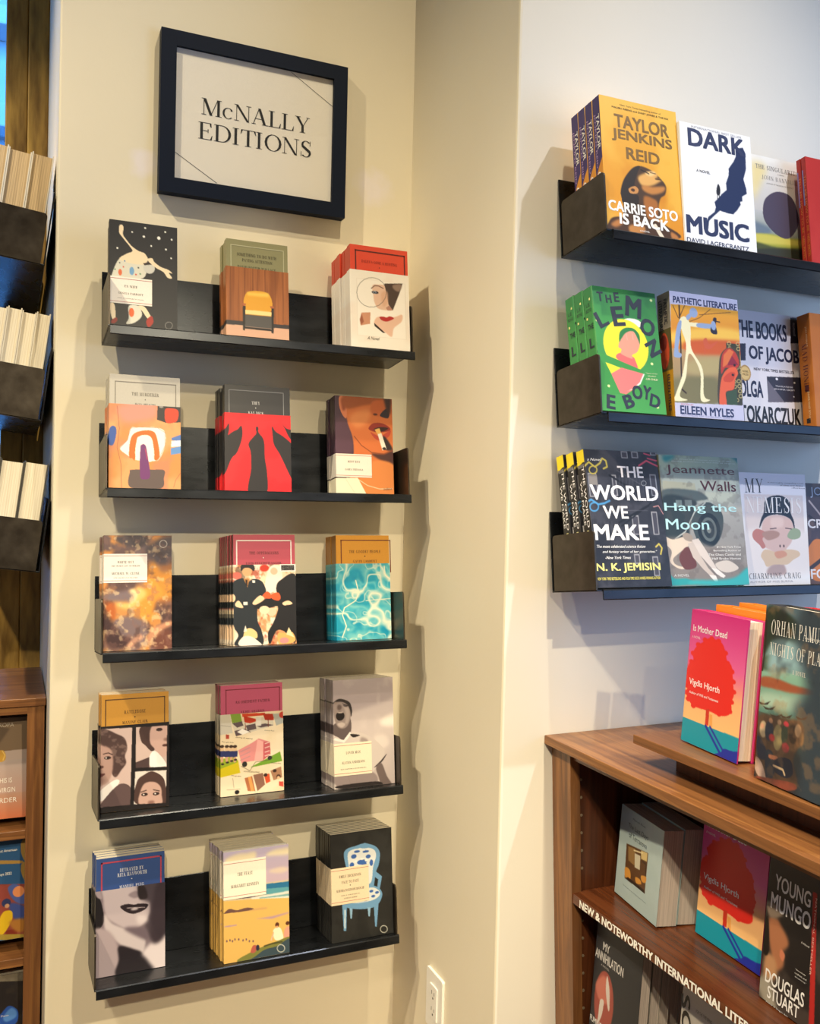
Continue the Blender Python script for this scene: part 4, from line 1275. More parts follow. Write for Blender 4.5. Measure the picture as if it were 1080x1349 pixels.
place_stack(dict(name='paperback',
 desc='pink topped paperback with tilted cartoon school pictures',
 t=19,
 n=3,
 yaw=0.0,
 lean=7.0,
 base='b85070',
 ops=[('N','dcc49c',50,[3,3,45,65,5]),('P','7e9a38',0,[-452,-18,-243,-3,-211,161,-410,189]),('P','cfc4b0',0,[-421,188,452,81,449,299,-335,452]),('P','5a4a4c',0,[-410,189,-211,161,-179,250,-311,282]),('P','5a4a4c',0,[-367,342,-157,316,-24,392,-335,452]),('P','5a4a4c',0,[66,269,269,241,449,288,178,321]),('P','5a4a4c',0,[-134,253,66,226,88,336,-91,365]),('P','f0e8dc',0,[-312,368,-201,313,-47,390,-202,431]),('P','c8401e',0,[-210,10,271,24,270,78,-199,76]),('P','b83218',0,[-177,56,90,141,89,184,-45,217,-156,187]),('P','a82c18',0,[226,42,452,59,451,190,269,176]),('L','6a2416',13,[-145,209,-135,340]),('L','6a2416',13,[90,163,100,272]),('L','6a2416',13,[337,160,336,312]),('P','d8d0c4',0,[79,97,189,97,189,279,79,279]),('P','a8aaa4',0,[429,57,681,65,678,251,506,304]),('E','b83a2c',0,[635,94,68,65,0]),('P','c8c0b0',0,[-659,-1,-452,-7,-400,383,-662,404]),('L','8a8074',8,[-639,214,-443,251]),('P','a84030',0,[-542,403,-477,408,-478,494,-543,488]),('P','c8b418',0,[-688,1059,-295,926,-253,1186,-689,1249]),('P','8ea024',0,[-687,890,-360,835,-295,969,-688,1080]),('E','dcb890',0,[-620,684,43,55,0]),('E','3c2a22',0,[-620,631,43,29,0]),('P','2c3260',0,[-673,722,-568,720,-569,837,-665,839]),('P','c89878',0,[-652,840,-591,839,-600,940,-644,947]),('E','2a2228',0,[-611,982,34,19,0]),('E','dcb890',0,[-523,692,43,55,0]),('E','3c2a22',0,[-522,639,43,29,0]),('P','2c3260',0,[-575,730,-471,729,-471,846,-567,848]),('P','c89878',0,[-554,849,-493,848,-503,949,-546,956]),('E','2a2228',0,[-514,957,34,19,0]),('E','dcb890',0,[-435,700,43,55,0]),('E','3c2a22',0,[-435,647,43,29,0]),('P','2c3260',0,[-488,738,-383,737,-384,854,-480,856]),('P','c89878',0,[-467,857,-406,856,-415,957,-459,964]),('E','2a2228',0,[-426,936,34,19,0]),('E','dcb890',0,[-359,707,43,55,0]),('E','3c2a22',0,[-358,653,43,29,0]),('P','2c3260',0,[-412,745,-306,744,-307,861,-404,863]),('P','c89878',0,[-391,864,-329,863,-339,965,-383,971]),('E','2a2228',0,[-349,917,35,19,0]),('P','d88a88',0,[-293,734,-4,609,131,534,366,619,375,858,216,984,-8,974,-229,996]),('P','e8a8a0',0,[108,549,231,607,216,978,37,974]),('P','c05a60',0,[231,607,366,619,379,870,227,979]),('L','f0d8cc',15,[264,649,355,627]),('L','f0d8cc',15,[263,736,354,713]),('L','f0d8cc',15,[262,822,353,800]),('L','f0d8cc',15,[261,898,352,876]),('L','b8888c',17,[-249,770,-50,702]),('L','b8888c',17,[-250,855,-50,788]),('L','b8888c',17,[-251,941,-51,874]),('P','6f9a30',0,[-53,1099,579,833,622,1033,80,1090]),('E','35302c',0,[362,944,49,43,0]),('E','2c2a26',0,[-163,1024,52,55,0]),('L','4a443c',8,[-230,1060,-54,1163,59,1002,351,986]),('P','b06a44',0,[-166,1301,-11,1274,53,1580,-102,1564]),('P','dc9a58',0,[-99,1287,-33,1283,31,1578,-36,1571]),('P','8a6250',0,[12,1255,213,1232,255,1472,97,1585]),('P','d0502c',0,[235,1277,348,1256,368,1420,278,1453]),('P','a87a5c',0,[371,1204,598,1139,618,1358,436,1405]),('E','3a2620',0,[268,1280,40,34,0]),('E','3a2620',0,[461,1213,40,34,0]),('E','4a3024',0,[539,1340,45,47,0]),('E','e0b48c',0,[539,1361,31,34,0]),('P','c84a3c',0,[549,1438,640,1447,639,1555,548,1524]),('L','6a5a4c',6,[-407,1277,-387,1470]),('L','6a5a4c',6,[-528,1497,-256,1505]),('E','1c1a1a',0,[-322,1562,48,42,0])],
 text=[('#',-54.3,8.2,59.5,9.9,'7a2034'),('#',-54.3,8.2,-52.5,80,'7a2034'),('#',57.8,8.2,59.5,80,'7a2034'),('AN OBEDIENT FATHER',1.9,34.8,72.7,5.6,'5a1828','serif',0,0,0),('AKHIL SHARMA',1.3,55.4,50.3,5.2,'5a1828','serif',0,0,0)],
 group='copies of the pink topped paperback with tilted cartoon school pictures',
 tilt=7.0,
 h=221.2,
 w=129.1,
 loc=[0.4616,1.82444,0.88166],
 spine='902c44',
 jacket=58.1,
 jbase='e8d6b8',
 jtext=[('dining & eating',-17,107.9,35.4,3,'4a4038','sans',0,9,0),('Five girl kids',-50.6,113.6,24,3,'4a4038','sans',0,9,0),('We go fast',-34.1,182.2,20.8,3,'4a4038','sans',0,9,0),('A HOME BUILDING',-2.1,176.8,33.3,3,'4a4038','sans',0,9,0),('sunny fun',35.7,97.1,20.4,3,'4a4038','sans',0,9,0),('Playing time',49.7,164.6,20.4,3,'4a4038','sans',0,9,0)]))
place_stack(dict(name='paperback',
 desc='grey paperback with a shouting boy under a cloudy sky',
 t=16,
 n=5,
 yaw=0.0,
 lean=7.0,
 base='9a9094',
 ops=[('G','b0a4aa','c8bcbc',[0,1335]),('G','c8bcbc','b8aaaa',[1335,2226]),('B','e6dcd8',39,[370,894,569,797,742,787,736,1012,416,1009]),('B','d6cac8',35,[216,1237,460,1213,553,1399,356,1471]),('B','a0949a',39,[-641,5,687,38,677,422,-180,653,-654,685]),('N','d8ccca',30,[4,5,50,70,3]),('B','5c5052',0,[-658,903,-445,832,-302,799,-288,1064,-429,1249,-569,1172,-673,1098]),('B','2c2628',0,[-673,464,-554,389,-413,412,-296,490,-256,648,-282,767,-333,576,-485,460,-638,489]),('B','8e8080',3,[-661,476,-484,451,-344,542,-291,711,-308,842,-381,968,-483,1000,-577,953,-637,817,-664,640]),('B','a69896',11,[-461,479,-356,552,-312,710,-339,862,-411,900,-395,704]),('B','b4a6a4',5,[-575,887,-469,874,-411,922,-483,978,-565,936]),('E','1e181a',0,[-518,738,94,96,0]),('E','a89a98',0,[-512,666,65,17,0]),('E','4a4042',3,[-403,538,52,21,20]),('E','5a4c4c',11,[-534,562,51,57,0]),('E','8a7a78',5,[-614,468,32,26,0]),('L','2a2426',14,[-462,490,-344,542]),('B','c9bebc',0,[-687,1249,-477,1289,-285,1108,-142,1098,72,1181,287,1332,451,1568,250,1860,174,1985,290,2216,-705,2200]),('P','e6dedc',0,[-675,1218,-442,1292,-285,1130,-308,1073,-453,1236,-639,1177]),('B','2c2628',0,[-309,1128,-239,1200,-95,1167,-190,1138]),('B','3a3236',0,[202,1855,350,1737,500,1595,398,1741,275,1829]),('B','6a5c5c',7,[250,1860,373,1783,488,2060,605,2271,385,2270,294,2040]),('B','8e8082',11,[-653,1881,151,1938,290,2194,144,2245,-565,2193]),('B','2a2426',0,[-565,2150,291,2150,288,2282,-542,2217]),('B','9a8c8c',19,[-72,1213,70,1270,67,1402,-76,1367]),('L','8a7c7c',14,[-373,1952,-329,2109]),('L','8a7c7c',14,[-160,1952,-187,2102])],
 group='copies of the grey paperback with a shouting boy under a cloudy sky',
 tilt=7.0,
 h=222.6,
 w=134.2,
 loc=[0.68811,1.77481,0.88775],
 spine='857c80',
 label_box=[-67.1,130.5,16,196.6,'eadfc8',[('#',-67.1,134.5,16,135.4,'b86a66'),('#',-67.1,191.3,16,192.2,'b86a66'),('LOVER MAN',-25.5,150.3,31.6,5.3,'3a3430','serif',0,0,0),('ALSTON ANDERSON',-25.5,170.1,50.7,5,'3a3430','serif',0,0,0),('WITH A FOREWORD BY KINOHI NISHIKAWA',-25.5,183.3,56.5,2,'3a3430','serif',0,0,0)]],
 label_wrap=True))
place_stack(dict(name='paperback',
 desc='blue topped paperback with a grey portrait of smiling lips',
 t=16,
 n=4,
 yaw=0.0,
 lean=7.0,
 base='34508e',
 ops=[('B','b8aab0',19,[-495,-173,182,-127,362,52,362,359,362,563,159,784,-43,789,-343,602,-467,433,-506,177]),('B','4a4048',34,[157,-79,672,-6,671,1020,414,1028,260,800,362,563,362,359,234,263]),('B','1c181c',0,[-691,-76,-567,143,-517,325,-491,579,-613,733,-686,721]),('B','9a8c94',7,[-667,-22,-568,-8,-531,148,-617,110]),('B','8a7c84',12,[-45,145,107,92,158,201,56,224]),('B','2c2428',9,[132,19,259,37,311,249,158,252]),('B','2a2026',0,[-195,345,-70,313,57,343,158,340,323,378,260,470,57,515,-94,453]),('L','b8a8ac',12,[-69,389,260,425]),('E','c8bcc0',9,[69,428,70,22,0]),('B','d0c4c8',34,[108,573,260,572,311,682,159,733]),('B','c4b8bc',19,[-467,433,-343,627,-43,801,261,1002,235,1250,160,1263,-142,1086,-441,786,-491,579]),('B','6a5c66',29,[-118,764,235,796,337,965,261,1028]),('B','a8989e',24,[-686,746,-441,736,-267,965,-216,1273,-264,1587,-681,1536]),('B','241e24',19,[-217,1073,59,1170,261,1305,465,1644,-240,1616,-216,1322]),('B','d8ccd0',34,[363,1121,645,964,670,1680,465,1618,286,1385,210,1271]),('B','3a3038',34,[464,67,672,72,671,918,465,1138,362,918])],
 text=[('#',-55.2,7.5,58.3,10.3,'b04258'),('#',-55.2,7.5,-52.4,72,'b04258'),('#',55.6,7.5,58.3,72,'b04258'),('BETRAYED BY',1.7,25.9,44.3,6.6,'d8dce4','serif',0,0,0),('RITA HAYWORTH',2.5,34.7,54.5,6.6,'d8dce4','serif',0,0,0),('.',1.7,44.3,2.5,2,'d8dce4','serif',0,0,0),('MANUEL PUIG',1.8,57.5,45.5,6.1,'d8dce4','serif',0,0,0)],
 group='copies of the blue topped paperback with a grey portrait of smiling lips',
 tilt=7.0,
 h=219.2,
 w=128.0,
 loc=[0.22432,1.80459,0.5679],
 spine='2c4680',
 jacket=59.8,
 jbase='7a6c74'))
place_stack(dict(name='paperback',
 desc='paperback with a beach and two seated children',
 t=16,
 n=7,
 yaw=0.0,
 lean=7.0,
 base='c8b898',
 ops=[('G','b4a8c0','c0a8b4',[0,699]),('B','ddceac',27,[-611,133,-388,67,-189,70,-13,69,-39,210,-315,221,-587,231]),('B','ddceac',27,[189,168,318,88,549,69,666,84,664,206,368,192]),('B','d0bcac',22,[262,468,519,431,660,499,517,552,312,523]),('P','2c6e94',0,[-688,691,722,739,720,848,-689,785]),('P','5a9aa4',0,[-689,761,720,848,719,969,-689,856]),('P','d8d8cc',6,[-122,941,719,921,719,969,-72,996]),('P','7aa8a8',0,[54,967,718,982,718,1030,54,991]),('P','dcdccb',6,[3,983,718,1023,717,1066,53,1050]),('P','dcb060',0,[-690,926,3,983,717,1066,699,2389,-698,2141]),('P','c89c68',13,[-248,1159,203,1169,203,1205,-199,1191]),('B','4a3c58',0,[-652,814,-394,829,-71,853,207,882,54,919,-147,937,-444,916,-653,885]),('B','6a4c44',0,[-655,1167,-544,1090,-397,1136,-198,1119,-61,1164,-249,1183,-569,1168]),('P','b090a0',11,[-26,1360,303,1364,649,1334,649,1358,302,1412]),('P','b090a0',6,[-644,1403,-399,1407,-399,1431,-644,1426]),('E','6a4a5a',0,[-597,1692,14,23,0]),('E','6a4a5a',0,[-536,1686,14,23,0]),('E','6a4a5a',0,[-487,1710,14,23,0]),('E','6a4a5a',0,[-438,1686,14,23,0]),('E','6a4a5a',0,[-364,1698,14,23,0]),('E','6a4a5a',0,[-278,1729,14,23,0]),('E','6a4a5a',0,[-216,1723,14,23,0]),('E','6a4a5a',0,[-154,1766,14,23,0]),('E','6a4a5a',0,[-80,1779,14,23,0]),('P','d8c4bc',0,[325,1655,272,1825,297,1830,362,1685]),('B','ece4c4',0,[330,1632,402,1596,483,1633,527,1832,373,1835,324,1727]),('E','5a3222',0,[407,1544,40,47,0]),('E','dca078',0,[404,1584,20,23,0]),('B','dc9a84',0,[554,1669,645,1611,707,1814,552,1812]),('E','5a3222',0,[620,1547,41,38,0]),('L','d8a880',20,[329,1680,297,1830]),('B','7a7a3c',0,[-404,2099,-132,1982,195,1896,399,1859,707,1826,702,2150,294,2127,-158,2190]),('B','3c4c54',0,[-625,2119,-380,2127,-108,2104,144,1982,397,1954,706,1862,699,2389,-600,2158]),('B','b05a4c',0,[-132,1982,-81,1861,-6,1886,-44,1997]),('E','2c2c40',0,[11,1919,35,56,0]),('L','4a4a2c',30,[145,1911,296,1889,500,1888]),('L','e0dccc',12,[555,2024,550,2047,536,2067,516,2079,491,2083,464,2079,439,2066,419,2047,406,2023,402,1998,407,1974,420,1955,441,1942,466,1938,492,1942,517,1955,538,1975,551,1998,555,2024])],
 drift=-1,
 group='copies of the paperback with a beach and two seated children',
 tilt=7.0,
 h=212.0,
 w=132.0,
 loc=[0.4612,1.75993,0.57338],
 spine='a89a7c',
 label_box=[-66,18.5,19.3,91.6,'efe6d2',[('#',-66,22.9,19.3,23.8,'b86a66'),('#',-66,85.7,19.3,86.6,'b86a66'),('THE FEAST',-23.3,45.5,30.7,6.2,'3a3430','serif',0,0,0),('MARGARET KENNEDY',-23.3,67.5,56.3,5.8,'3a3430','serif',0,0,0)]],
 label_wrap=True))
place_stack(dict(name='paperback',
 desc='black paperback with a blue and white carved chair',
 t=11,
 n=8,
 yaw=0.0,
 lean=7.0,
 base='232323',
 ops=[('N','303030',60,[6,8,45,65,4]),('B','6c9ac4',0,[-331,776,-392,442,-322,326,-128,288,39,258,150,280,317,358,404,496,379,722,304,890,241,1209,157,1197,-333,876]),('B','d8dce0',0,[-270,759,-311,478,-254,372,-74,345,148,361,287,430,318,561,251,756,160,1097,-249,787]),('E','3a62ac',0,[-174,496,60,45,0]),('E','3a62ac',0,[3,633,110,50,0]),('E','3a62ac',0,[144,538,55,40,0]),('E','3a62ac',0,[-219,666,49,55,0]),('E','3a62ac',0,[211,674,39,65,0]),('E','3a62ac',0,[91,430,72,25,0]),('E','3a62ac',0,[-103,405,66,25,0]),('E','3a62ac',0,[57,691,55,30,0]),('E','e6e8ea',0,[4,570,33,20,0]),('E','e6e8ea',0,[-135,602,33,20,0]),('E','e6e8ea',0,[101,608,33,25,0]),('B','6c9ac4',0,[-32,313,11,268,95,258,177,327,148,361,9,356]),('P','6c9ac4',0,[305,864,443,985,386,1231,324,1234,357,1036,261,959]),('B','6c9ac4',0,[-451,1332,-202,1195,159,1134,353,1200,440,1340,374,1507,232,1586,-100,1572,-399,1476]),('B','d4dade',0,[-383,1330,-148,1240,186,1176,352,1251,383,1357,236,1435,-70,1452,-316,1402]),('E','3a62ac',0,[-315,1352,43,27,0]),('E','3a62ac',0,[-206,1374,43,27,0]),('E','3a62ac',0,[-96,1348,43,27,0]),('E','3a62ac',0,[69,1410,44,27,0]),('E','3a62ac',0,[237,1360,44,27,0]),('E','3a62ac',0,[323,1297,44,27,0]),('E','3a62ac',0,[198,1253,44,27,0]),('P','6c9ac4',0,[-447,1432,-345,1472,-368,1964,-422,1955]),('P','d0dce4',0,[-401,1538,-373,1542,-386,1912,-408,1908]),('P','6c9ac4',0,[247,1563,351,1541,301,1986,265,1980]),('P','8ab0d0',0,[-286,1519,-223,1541,-241,1737,-274,1732]),('P','8ab0d0',0,[107,1567,176,1577,153,1754,122,1749]),('L','c8c8c0',14,[537,2074,532,2098,518,2116,497,2129,471,2133,443,2128,418,2116,398,2097,385,2074,380,2049,386,2026,400,2007,421,1994,447,1990,474,1995,500,2007,520,2026,533,2050,537,2074])],
 jit=0.0009,
 group='copies of the black paperback with a blue and white carved chair',
 tilt=7.0,
 h=217.4,
 w=136.4,
 loc=[0.68657,1.76191,0.57314],
 spine='161616',
 label_box=[-68.2,68.9,14.6,142.7,'ead6b8',[('#',-68.2,73.3,14.6,74.2,'b86a66'),('#',-68.2,136.8,14.6,137.7,'b86a66'),('EMILY DICKINSON',-26.8,86.6,48.1,5.5,'3a3430','serif',0,0,0),('FACE TO FACE',-26.8,98.4,37.3,5.5,'3a3430','serif',0,0,0),('.',-26.8,105.8,2.5,2.2,'3a3430','serif',0,0,0),('MARTHA DICKINSON BIANCHI',-26.8,114.7,60.5,4.8,'3a3430','serif',0,0,0),('WITH A FOREWORD BY',-26.8,125,41.4,2.2,'3a3430','serif',0,0,0),('ANTHONY MADRID',-26.8,130.9,29.8,2.2,'3a3430','serif',0,0,0)]],
 label_wrap=True))
place_stack(dict(name='hardcover_book',
 desc='golden hardcover with a woman looking upward',
 t=20,
 n=4,
 yaw=0.0,
 lean=8.0,
 base='dfa02a',
 ops=[('G','e8b038','d88c22',[0,2407]),('N','f0c050',60,[2,3,45,65,4]),('N','c87a1c',50,[3,3,55,75,9]),('B','4a3424',4,[-458,1787,-477,1675,-394,1453,-216,1236,-75,1165,63,1164,253,1226,412,1342,493,1447,462,1594,357,1682,302,1855,300,2066,-391,2169,-441,1923]),('B','2a221f',0,[-472,1789,-477,1675,-394,1453,-216,1236,-47,1160,-113,1312,-182,1511,-135,1620,-249,1684,-114,1709,-154,1879,-426,1898]),('B','e0aa60',14,[-89,1355,112,1250,281,1221,332,1284,272,1341,412,1330,323,1404,206,1470,36,1521,-70,1469]),('B','f0c88a',11,[56,1260,226,1207,279,1245,163,1312]),('B','c08040',19,[-17,1507,204,1494,459,1452,423,1553,194,1637,3,1597]),('B','a8682e',19,[-5,1715,188,1708,293,1786,245,2051,50,2080]),('B','c88c50',0,[-311,1613,-184,1546,-106,1591,-139,1667,-276,1689]),('E','4a2e1e',0,[-222,1622,43,28,0]),('L','1c1614',19,[-30,1223,138,1269]),('L','3a2418',16,[272,1341,398,1339]),('L','2a1c16',14,[168,1241,279,1245]),('B','4a3020',4,[-742,2244,-550,2146,-229,2168,158,2111,432,2164,698,2362,-764,2565]),('B','b87840',14,[-719,2297,-553,2193,-449,2235,-617,2339]),('B','c08244',19,[-345,2277,-70,2214,-25,2346,-301,2409]),('B','b87840',9,[536,2267,646,2298,698,2362,555,2381]),('P','e8dcc8',0,[152,2182,223,2160,387,2381,301,2405])],
 text=[('TAYLOR',5,40.8,116.7,24.2,'7c5a1c','sans',0.025,0,0),('JENKINS',4.4,67.1,129.1,22.9,'7c5a1c','sans',0.025,0,0),('REID',3.6,96.8,71.4,21.1,'7c5a1c','sans',0.025,0,0),('New York Times bestselling author of',4.4,11.1,87.3,3.9,'5c4414','sans',0,0,0),('MALIBU RISING and DAISY JONES & THE SIX',3.9,17.7,121.1,4.1,'5c4414','sans',0.01,0,0),('CARRIE SOTO',-2.4,196.3,146.9,18.8,'f8f6f2','sans',0.03,0,0),('IS BACK',-1.7,217.1,105.2,19.9,'f8f6f2','sans',0.03,0,0),('A NOVEL',-2.4,233.5,20.7,3,'f8f6f2','sans',0,0,0)],
 hard=True,
 jit=0.0003,
 group='copies of the golden hardcover with a woman looking upward',
 tilt=7.0,
 h=240.7,
 w=164,
 loc=[0.9945,1.28996,1.95407],
 spine='3a2a66',
 spine_ops=[('P','d8902a',0,[-100,1450,-60,1350,0,1250,60,1170,100,1120,100,2700,-100,2700])],
 stext=[('TAYLOR',64,13.5,62,8.5,'f0ece4','sans',0.02,False),('JENKINS REID',78,5.5,98,5.5,'b090c0','sans',0.01,False),('CARRIE SOTO',185,10,100,9,'f4f0ea','sans',0.02,False)]))
place_stack(dict(name='hardcover_book',
 desc='white hardcover with a dark blue face profile',
 t=28,
 n=1,
 yaw=0.0,
 lean=7.0,
 base='f2f2f4',
 ops=[('G','f4f4f6','f0f0f3',[0,2217]),('P','1f2f58',0,[449,288,627,243,683,348,668,657,596,847,647,1017,655,1117,589,1153,539,1186,538,1274,483,1295,495,1344,408,1458,307,1553,183,1554,-1,1532,-163,1668,-261,1756,-309,2009,-355,2015,-341,1817,-271,1684,-126,1576,-89,1484,-113,1388,-47,1328,69,1210,184,1117,178,992,252,829,262,701,382,554,447,441]),('B','1f2230',0,[-48,1129,-1,1034,36,1115,21,1230,-47,1241]),('L','2a2e3a',15,[-31,1226,-38,1327]),('L','2a2e3a',15,[7,1220,-1,1321])],
 text=[('DARK',1.5,25.3,131.5,33.2,'26325a','sans',0.03,0,0),('MUSIC',-6.3,187.6,143.7,33.7,'26325a','sans',0.035,0,0),('DAVID LAGERCRANTZ',-7.8,216.9,141.8,8.5,'26325a','sans',0.01,0,0),('INTERNATIONAL BEST SELLER',2.9,5.6,116.1,4.1,'8a8c9a','sans',0,0,0),('A NOVEL',-33.4,86,31.3,5,'3a3f52','sans',0.01,0,0)],
 hard=True,
 tilt=7.0,
 h=221.7,
 w=164.0,
 loc=[1.15881,1.28698,1.95443],
 spine='e8e8ea'))
place_stack(dict(name='paperback',
 desc='pale paperback with a dark round stone above a meadow',
 t=22,
 n=1,
 yaw=0.0,
 lean=7.0,
 base='dcd6cc',
 ops=[('G','e6e2dc','c8c4c0',[0,1104]),('G','c0c0c0','8a9488',[1104,1590]),('N','f2f0ea',70,[3,4,45,65,3]),('B','e6d49c',73,[-642,167,-276,210,-439,558,-668,913,-706,549]),('B','6c7c8c',34,[-768,1349,-307,1414,-318,1547,-789,1614]),('B','a8a842',19,[-793,1666,-318,1547,123,1566,750,1560,716,1942,-826,2087]),('B','d0c45a',19,[-789,1614,-319,1561,190,1583,714,1565,707,1647,7,1715,-668,1754]),('B','4c5430',19,[-801,1772,-135,1787,735,1724,711,1997,-834,2192]),('B','34382c',14,[-814,1930,731,1779,692,2214,-851,2401]),('B','4c4458',0,[-425,1008,-326,820,-76,673,199,670,363,779,455,1008,457,1223,342,1428,156,1574,-81,1554,-307,1414,-428,1246])],
 text=[('THE SINGULARITIES',3.6,22.4,120.3,8.8,'8a8684','serif',0,0,0),('JOHN BANVILLE',4,42.6,91.3,9.3,'8a8684','serif',0,0,0),('A NOVEL',7.3,31.8,17.5,2.2,'8a8684','sans',0,0,0),('AUTHOR OF THE BOOK OF EVIDENCE',3.8,53.4,69.6,2.7,'a09c98','sans',0,0,0)],
 tilt=7.0,
 h=220.9,
 w=144.8,
 loc=[1.35408,1.33363,1.94871]))
place_stack(dict(name='paperback',
 desc='red paperback with orange lettering down its spine',
 t=10,
 n=2,
 yaw=0.0,
 lean=7.0,
 base='b82a26',
 ops=[('N','c83a30',50,[3,3,45,65,2])],
 jit=0.002,
 group='copies of the red paperback with orange lettering down its spine',
 tilt=7.0,
 h=215,
 w=130,
 loc=[1.45186,1.29591,1.95334],
 drift=-2,
 stext=[('TELL ME HOW TO BE',92,6,110,4.6,'e88a3a','sans',0,False),('NEEL PATEL',175,6,45,4.6,'e88a3a','sans',0,False),('#',60,2.2,70,3,'8c7cb8','sans',0,False)]))
place_stack(dict(name='hardcover_book',
 desc='green hardcover with a cut yellow portrait circle',
 t=26,
 n=3,
 yaw=0.0,
 lean=11.0,
 base='3d8c48',
 ops=[('G','35804a','489c50',[0,2230]),('N','52a850',30,[3,3,45,65,5]),('E','f2efe6',0,[118,609,204,87,0]),('E','f0e23a',0,[-55,1034,468,479,0]),('P','3f9349',0,[-661,1194,-554,1216,249,1457,327,1878,-738,1950]),('B','e06a6a',0,[-291,1267,-194,1174,50,1217,116,1297,137,1445,-93,1378]),('B','dc9884',0,[-181,939,-130,805,77,742,221,815,242,964,174,1121,52,1196,45,1260,-172,1194,-162,1108,-220,1070]),('B','2f7c46',0,[-194,983,-167,809,-45,711,132,705,246,813,239,986,211,902,126,759,-29,796,-141,914]),('L','e8b0a0',10,[-31,817,-18,924]),('L','e8b0a0',10,[96,805,109,912]),('P','3f9349',0,[-567,1217,249,1457,283,1604,-614,1441]),('P','f0e23a',0,[-515,1370,-200,1450,-420,1562]),('P','ee7a78',0,[-199,1440,255,1517,174,1676,8,1815,-151,1910,-273,1897,-420,1562]),('P','f4f2ec',0,[255,1517,280,1519,170,1708,-17,1817,-120,1855,10,1794,161,1677]),('E','eaf2a8',0,[575,140,28,24,0]),('E','eaf2a8',0,[714,368,29,24,0]),('E','eaf2a8',0,[-615,629,27,23,0]),('E','eaf2a8',0,[460,1320,28,23,0]),('E','eaf2a8',0,[-493,1787,26,23,0]),('E','eaf2a8',0,[491,2101,28,23,0])],
 text=[('T',-51.4,18.4,13,17.2,'2a3140','sans',0.035,-4,0),('H',-33.9,21,12,14.9,'2a3140','sans',0.035,-5,0),('E',-17,16.2,10.9,17.4,'2a3140','sans',0.035,-5,0),('M',17.6,30.9,33.7,37.6,'2a3140','sans',0.035,8,0),('L',-52.6,59.2,22.5,29.6,'2a3140','sans',0.035,-28,0),('E',-17.2,50.9,25.8,36,'2a3140','sans',0.035,-8,0),('O',44.3,65.2,31.1,31.5,'2a3140','sans',0.035,22,0),('N',52.3,103,28.1,27.7,'2a3140','sans',0.035,62,0),('E',-48.1,206.7,18.1,25.3,'2a3140','sans',0.035,6,0),('B',-11,203.3,21.3,24.4,'2a3140','sans',0.035,-18,0),('O',8.7,186.2,21.5,24.6,'2a3140','sans',0.035,0,0),('Y',29.1,185.9,17.4,24.7,'2a3140','sans',0.035,12,0),('D',45.2,199.7,21.9,23.5,'2a3140','sans',0.035,15,0),('A',-65.9,105.3,0.6,4.7,'2a3140','sans',0,0,0),('N',-66.9,119.7,-1.4,4.7,'2a3140','sans',0,0,0),('"superb and fun',43.4,150.1,24.4,2.6,'e8ecc0','sans',0,0,0),('relentless"',43.7,154.6,18,2.6,'e8ecc0','sans',0,0,0),('-LEE CHILD',42.2,160.7,25.7,3.5,'e8ecc0','sans',0.01,0,0)],
 hard=True,
 jit=0.0003,
 group='copies of the green hardcover with a cut yellow portrait circle',
 tilt=7.0,
 h=223.0,
 w=134.8,
 loc=[0.97991,1.28797,1.64781],
 spine='5aa83e',
 stext=[('L.E.',31,12,11,6,'2a3140','sans',0,True),('BOYD',41,13,16,6,'2a3140','sans',0,True),('THE',71,15,16,10,'2a3140','sans',0.02,True),('L',100,14,13,18,'2a3140','sans',0.03,True),('E',133,14,14,20,'2a3140','sans',0.03,True),('M',162,14,16,20,'2a3140','sans',0.03,True),('#',22,18,4,4,'f0f0a0','sans',0,False),('#',55,7,4,4,'f0f0a0','sans',0,False)]))
